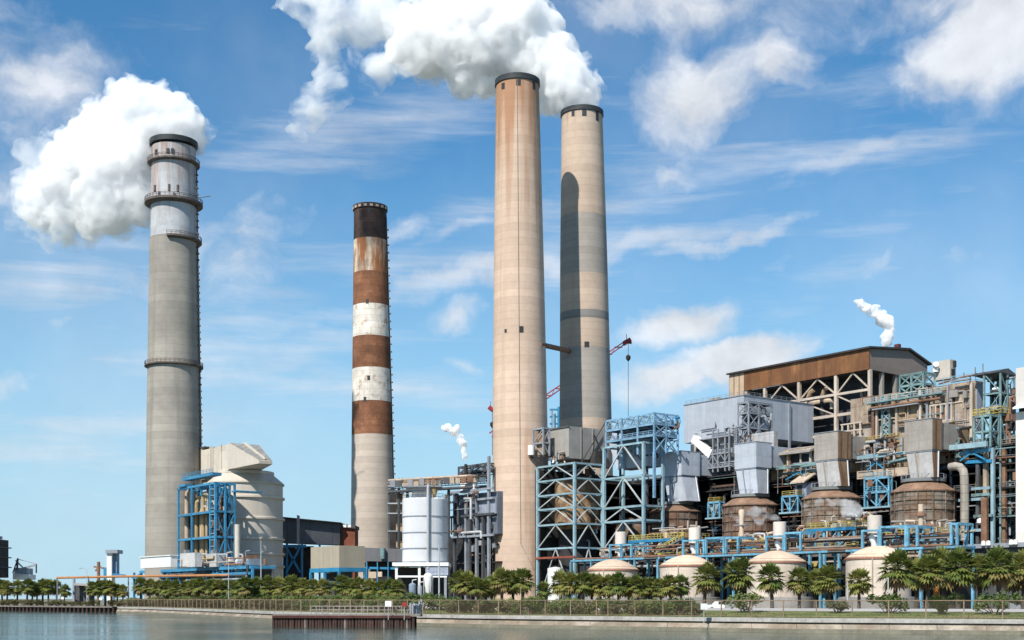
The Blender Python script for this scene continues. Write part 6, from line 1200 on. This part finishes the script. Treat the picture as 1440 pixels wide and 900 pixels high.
# parked vehicles on the yard road
def vehicle(px, Y, label, body, kind='van', dirn=1):
    p = W(px,0,Y); T = Thing('parked_'+kind, label, kind, (p.x,Y,GZ+.03)); z0 = GZ+.03; L_ = 5.0; s = dirn
    prof = [(-2.5,.45),(-2.5,1.0),(-2.35,2.0),(1.0,2.05),(1.75,1.25),(2.45,1.1),(2.5,.45)] if kind == 'van' else [(-2.5,.5),(-2.5,1.05),(-.6,1.1),(-.45,1.75),(.75,1.75),(1.35,1.15),(2.45,1.05),(2.5,.5)]
    n = len(prof); vs = [(p.x+s*x,Y-.9,z0+z) for x,z in prof]+[(p.x+s*x,Y+.9,z0+z) for x,z in prof]; m = MB(); fw = [tuple(range(n)),tuple(range(2*n-1,n-1,-1))]+[(i,i+n,(i+1)%n+n,(i+1)%n) for i in range(n)]; m.add(vs, fw)
    T.part('body', m, body)
    for x in (-1.55,1.55):
        for yy in (-.92,.72):
            w = MB(); w.tube([(p.x+s*x,Y+yy,z0+.36),(p.x+s*x,Y+yy+.2,z0+.36)], .36, 16); wo = T.part('wheel', w, DARK); T.part('hub', MB().tube([(p.x+s*x,Y+yy-.02,z0+.36),(p.x+s*x,Y+yy-.005,z0+.36)], .2, 12), SILV, wo)
    gl_ = mt('car_glass', (.02,.025,.03), .15)
    T.part('side_window', MB().box(p.x+s*.0-.35,p.x+s*.0+.75,Y-.915,Y-.905,z0+1.2,z0+1.7), gl_)
    for yy in (-.6,.6): T.part('headlight', MB().box(p.x+s*2.47-.05,p.x+s*2.47+.06,Y+yy-.14,Y+yy+.14,z0+.75,z0+.92), SILV)
vehicle(1426, 222, 'grey van parked behind the palms at the right edge', GREYS); vehicle(1012, 236, 'white pickup truck parked between the second and third domed tanks', WHITE, 'truck', -1); vehicle(1040, 226, 'grey van parked between the second and third domed tanks', SILV, 'van', -1); vehicle(800, 240, 'white van parked left of the first domed tank', WHITE, 'van'); vehicle(835, 242, 'silver van parked just left of the first domed tank', SILV, 'van', -1)
x0_, x1_ = W(783,0,330), W(800,0,330)
single('white_tank', MB().lathe((W(781,0,340).x,340), [(2.1,GZ),(2.1,CZ+(YH-799)/F*340),(.02,CZ+(YH-797)/F*340)], 24), WHITE, (W(781,0,340).x,340,GZ), 'small white upright tank at the foot of the pale blue tower', 'tank')
# ------------------------------------------------------------------ palms, shrubs
rnd = random.Random(11)
def leafmat(name, c0, c1, rough=.55):
    m = bpy.data.materials.new(name); m.use_nodes = True; Nn, Ll = nt(m); bs = Nn['Principled BSDF']; bs.inputs['Roughness'].default_value = rough; bs.inputs['Specular IOR Level'].default_value = .3
    oi = Nn.new('ShaderNodeObjectInfo'); tcn = Nn.new('ShaderNodeTexCoord'); no = Nn.new('ShaderNodeTexNoise'); no.inputs['Scale'].default_value = .9; no.inputs['Detail'].default_value = 3; Ll.new(tcn.outputs['Object'], no.inputs[0])
    ad = Nn.new('ShaderNodeMath'); ad.operation = 'MULTIPLY_ADD'; ad.inputs[1].default_value = .35; Ll.new(oi.outputs['Random'], ad.inputs[0]); Ll.new(no.outputs['Fac'], ad.inputs[2])
    r = Nn.new('ShaderNodeMapRange'); r.inputs[1].default_value = .4; r.inputs[2].default_value = .95; Ll.new(ad.outputs[0], r.inputs[0])
    mx_ = Nn.new('ShaderNodeMix'); mx_.data_type = 'RGBA'; Ll.new(r.outputs[0], mx_.inputs[0]); mx_.inputs[6].default_value = (*c0,1); mx_.inputs[7].default_value = (*c1,1); Ll.new(mx_.outputs[2], bs.inputs['Base Color'])
    tr_ = Nn.new('ShaderNodeBsdfTranslucent'); Ll.new(mx_.outputs[2], tr_.inputs[0]); ms = Nn.new('ShaderNodeMixShader'); ms.inputs[0].default_value = .32
    Ll.new(bs.outputs[0], ms.inputs[1]); Ll.new(tr_.outputs[0], ms.inputs[2]); Ll.new(ms.outputs[0], Nn['Material Output'].inputs[0]); return m
FROND = leafmat('palm_frond', (.085,.130,.028), (.26,.25,.065)); FROND_Y = leafmat('yellowing_frond', (.20,.17,.05), (.24,.19,.08), .7)
DEADF = mt('dead_frond', (.20,.13,.075), .9, var=.3); TRUNK = mt('palm_trunk', (.11,.09,.075), .95, var=.35, scale=2, lines=.4, line_k=.7)
SHRUB = leafmat('shrub_leaf', (.065,.115,.028), (.17,.19,.05)); SHRUB2 = leafmat('dry_shrub_leaf', (.085,.090,.035), (.17,.135,.06), .7); TWIG = mt('twig', (.14,.10,.07), .9)
def fan(m, base, d, side, R, rnd, droop, n=9):
    """palmate leaf: blades radiating from the end of the stalk, folded and drooping"""
    up = side.cross(d).normalized()
    for k in range(n):
        t = (k-(n-1)/2)/((n-1)/2)*1.55; dr = d*cos(t)+side*sin(t); ln = R*(1-.18*abs(t))*rnd.uniform(.85,1.1); w = ln*.15
        perp = up.cross(dr).normalized(); p1 = base+dr*ln*.55+up*(.06*R)+Vector((0,0,-droop*.2*R)); p2 = base+dr*ln+Vector((0,0,-droop*R*.75))
        m.add([base, p1+perp*w, p2, p1-perp*w], [(0,1,2),(0,2,3)])
def palm(name, h, R, nl, seed, lean):
    r = random.Random(seed); T = Thing(name, 'palm', 'palm tree', (0,0,0)); top = Vector((lean, lean*.3, h))
    T.part('trunk', MB().tube([(0,0,-.3),(lean*.2,0,h*.35),(lean*.6,lean*.15,h*.7),(top.x,top.y,h+.2)], [.34,.27,.25,.34], 9), TRUNK)
    boots = MB()
    for i in range(16):
        zz = h*(.62+.36*i/16); an = i*2.4; c = Vector((lean*(zz/h)**1.3,lean*.3*(zz/h)**2,zz)); d = Vector((cos(an),sin(an),.7)).normalized(); boots.beam(c+Vector((cos(an),sin(an),0))*.18, c+d*.5, .16, .06)
    T.part('leaf_bases', boots, DEADF)
    g, y, dd = MB(), MB(), MB()
    for i in range(nl):
        f = (i+.5)/nl; el_ = radians(86-122*f+r.uniform(-12,12)); an = i*2.399+r.uniform(-.3,.3)
        d = Vector((cos(an)*cos(el_), sin(an)*cos(el_), sin(el_))); st = R*r.uniform(.42,.62); side = Vector((-sin(an),cos(an),0))
        tip = top+d*st+Vector((0,0,-.10*st)); tgt = g if f < .80 or r.random() < .45 else y
        tgt.beam(top, tip, .05); dl = (d+Vector((0,0,-.12-.22*f))).normalized()
        fan(tgt, tip, dl, side, R*r.uniform(.46,.58), r, .16+.34*f)
    for i in range(int(nl*.28)):
        an = r.uniform(0,6.28); d = Vector((cos(an)*.55,sin(an)*.55,-.85)).normalized(); tip = top+d*R*r.uniform(.35,.55); dd.beam(top+Vector((0,0,-.2)), tip, .05); fan(dd, tip, Vector((d.x*.4,d.y*.4,-1)).normalized(), Vector((-sin(an),cos(an),0)), R*.4, r, .6, 6)
    T.part('crown', g, FROND); T.part('old_fronds', y, FROND_Y); T.part('dead_skirt', dd, DEADF)
    KIDS[T.o.name] = [c for c in bpy.data.objects if c.parent == T.o]
    return T.o
# prototypes stand where the first palms stand; height to the crown base 1 unit = metres
PROT = [palm('palm_tree', 5.2, 2.65, 60, s, l) for s, l in ((1,.25),(2,-.3),(3,.1),(4,-.1),(5,.4))]
used = {}
def put(protos, px, base_px_Y, scale, label, group, rot=None, dx=0.0, z=GZ):
    i = rnd.randrange(len(protos)); o = protos[i]; p = Vector(((px-CX)/F*base_px_Y+dx, base_px_Y, z)); r_ = rnd.uniform(0, 6.28) if rot is None else rot
    if o.name not in used:
        used[o.name] = 1; o.location = p; o.rotation_euler = (0,0,r_); o.scale = (scale,)*3; o['label'] = label; o['group'] = group; return o
    return copy_thing(o, p, r_, scale, label, group)
def palms(specs, label, group):
    """specs: (px, row of the crown top, distance); the height follows from the crown top"""
    for px, py, Y in specs:
        ztop = CZ+(YH-py)/F*Y; H = ztop-GZ; put(PROT, px, Y, H/8.0*rnd.uniform(.95,1.04), label, group)
G1 = 'palms before the domed tanks and the right end'
palms([(990,785,205)], 'single slender sabal palm before the second domed tank', G1); palms([(1038,779,208)], 'dense sabal palm standing before the gap between second and third domed tanks', G1)
palms([(1086,786,206)], 'sabal palm with hanging dead fronds before the third domed tank', G1); palms([(1258,766,205)], 'tall sabal palm hiding the right half of the nearest domed tank', G1)
palms([(1124,789,210),(1166,788,206),(1208,793,204),(1146,796,218)], 'sabal palm in the loose row between the third and the nearest domed tanks', G1)
palms([(1304,774,208),(1347,760,212),(1405,765,207),(1328,766,222),(1378,770,218),(1440,768,220),(1470,770,212),(1288,778,226),(1425,776,230)], 'sabal palm in the tall clump right of the nearest domed tank', G1)
palms([(706,793,250),(735,796,247),(722,799,256)], 'sabal palm at the foot of the tallest chimney', 'palms at the foot of the tallest chimney')
palms([(645,800,255),(659,799,252),(672,806,250),(684,808,256),(692,803,262)], 'sabal palm in the clump between the white silo and tallest chimney', 'palms right of the white silo')
palms([(765,812,240),(788,796,252),(800,800,246),(820,799,244),(832,801,250),(845,806,243)], 'sabal palm in the clump below the first pale blue tower', 'palms below the pale blue tower')
palms([(856,806,242),(870,803,238),(884,806,240),(898,803,236),(912,806,242),(930,808,238),(944,803,232),(958,806,236)], 'sabal palm before the first two domed tanks, in the left row', 'palms before the first domed tanks')
palms([(345,805,282),(362,806,286),(378,804,284),(392,808,282),(408,806,280),(424,808,278),(440,810,276),(455,811,275)], 'sabal palm in the row below the dark inclined duct', 'palms below the inclined duct')
palms([(480,806,272),(492,807,270),(506,808,268),(520,809,266),(534,811,264),(548,808,262),(560,812,260)], 'sabal palm in the row between the beige shed and the white silo', 'palms left of the white silo')
palms([(198+i*12.4, 811+rnd.uniform(-2,4), 364-i*5.6+rnd.uniform(-4,4)) for i in range(12)], 'short sabal palm in the dense row below the blue trestle', 'palms below the blue trestle')
palms([(-4,810,434),(10,812,430),(24,813,436),(38,812,428),(52,815,432),(68,810,424),(80,813,428),(90,819,422),(45,814,440),(3,813,442),(60,812,436)], 'sabal palm in the clump at the far left shore', 'palms at the far left')
palms([(130,813,398),(139,812,396),(148,812,400),(157,814,394),(165,817,396),(173,820,392)], 'sabal palm in the small clump below the transfer tower', 'palms below the transfer tower')

def shrub(seed, w, h, nleaf, mat, ls=.34):
    r = random.Random(seed); T = Thing('shrub', 'shrub', 'shrub', (0,0,0)); m, tw = MB(), MB(); lobes = []
    for i in range(9): lobes.append((Vector((r.uniform(-.6,.6)*w, r.uniform(-.5,.5)*w, h*r.uniform(.25,.72))), r.uniform(.28,.46)*w*.8, h*r.uniform(.2,.32)))
    for c, rx, rz in lobes:
        tw.tube([(c.x*.15,c.y*.15,-.1),(c.x*.6,c.y*.6,c.z*.5),tuple(c)], [.06,.045,.02], 5)
    for i in range(nleaf):
        c, rx, rz = r.choice(lobes); d = Vector((r.gauss(0,1),r.gauss(0,1),r.gauss(0,1))).normalized()*(r.random()**.4); p = c+Vector((d.x*rx,d.y*rx,d.z*rz))
        if p.z < .05: continue
        x = Vector((r.gauss(0,1),r.gauss(0,1),r.gauss(0,.6))).normalized(); y = x.orthogonal().normalized(); s = ls*r.uniform(.6,1.3); m.add([p-x*s*.5, p+y*s*.28, p+x*s*.5, p-y*s*.28], [(0,1,2,3)])
    T.part('foliage', m, mat); T.part('stems', tw, TWIG); KIDS[T.o.name] = [c for c in bpy.data.objects if c.parent == T.o]; return T.o
SP = [shrub(s, 2.4, 2.3, 900, SHRUB) for s in (1,2,3)]; SPD = [shrub(s, 2.2, 1.8, 700, SHRUB2) for s in (4,5)]
def pxof(p): return CX+F*p.x/p.y
def hedge(line, inland, step, protos, hs, p0, p1, label, group, skip=0.0):
    for p, t in along(line, step, inland):
        px = pxof(p)
        if p0 <= px <= p1 and rnd.random() >= skip: put(protos, px+rnd.uniform(-1,1), p.y+rnd.uniform(-.6,.6), rnd.uniform(*hs), label, group, z=(verge_z(inland) if line is SH else GZ))
HL = 'leafy shrub in the hedge behind the canal fence, '; HG = 'hedge shrubs behind the canal fence, '
hedge(SH, 4.0, 2.3, SP+SPD, (.8,1.1), 620, 985, HL+'between silo and second domed tank', HG+'middle'); hedge(SH, 8.0, 3.0, SP, (.8,1.1), 620, 990, 'taller shrub of the hedge back row, between silo and second domed tank', HG+'middle back')
hedge(SH, 4.0, 2.6, SPD+SP[:1], (.7,1.0), 400, 580, 'brownish shrub of the hedge behind the jetty', HG+'jetty'); hedge(SH, 10, 3.6, SP, (.95,1.35), 400, 640, 'tall green shrub of the back row behind the jetty', HG+'jetty back')
hedge(SH, 4.0, 2.8, SPD, (1.0,1.4), 170, 400, 'brownish shrub of the hedge below the blue trestle', HG+'left'); hedge(SH, 12, 4, SP, (1.0,1.4), 178, 400, 'tall green shrub of the back row below the blue trestle', HG+'left back')
hedge(SH, 10.5, 6.0, SP+SPD[:1], (.85,1.3), 990, 1500, 'lone shrub among the palm trunks on the right verge', 'shrubs on the right verge', .25)
hedge(WH, 6.0, 4.5, SPD, (.9,1.3), -10, 170, 'low dry shrub behind the left wharf', 'shrubs behind the left wharf', .1)
LFT = [Vector(W(172,0,372).xy), Vector(W(240,0,330).xy), Vector(W(320,0,290).xy)]
hedge(LFT, 1.0, 2.6, SPD+SP[:1], (1.0,1.5), 150, 330, 'brownish shrub at the canal bend before the blue trestle', 'hedge shrubs at the canal bend')
# tufts on the verge
m = MB()
for p, t in along(SH, .22, 1.2):
    if not 560 < pxof(p) < 1500: continue
    for k in range(2):
        dd_ = rnd.uniform(0,9); q = p+Vector((rnd.uniform(-.2,.2), dd_)); GZ_ = verge_z(1.2+dd_*.9); hgt = rnd.uniform(.06,.22); a = rnd.uniform(0,3.14)
        for j in range(3): dx, dy = .07*cos(a+j), .07*sin(a+j); m.add([(q.x-dx,q.y-dy,GZ_-.02),(q.x+dx,q.y+dy,GZ_-.02),(q.x+rnd.uniform(-.12,.12),q.y+rnd.uniform(-.12,.12),GZ_+hgt)], [(0,1,2)])
g_ = mesh_obj('grass', m, leafmat('grass_blade', (.08,.105,.03), (.19,.17,.075), .8)); tag(g_, 'short rough grass tufts on the verge above the seawall', 'grass', kind='stuff')
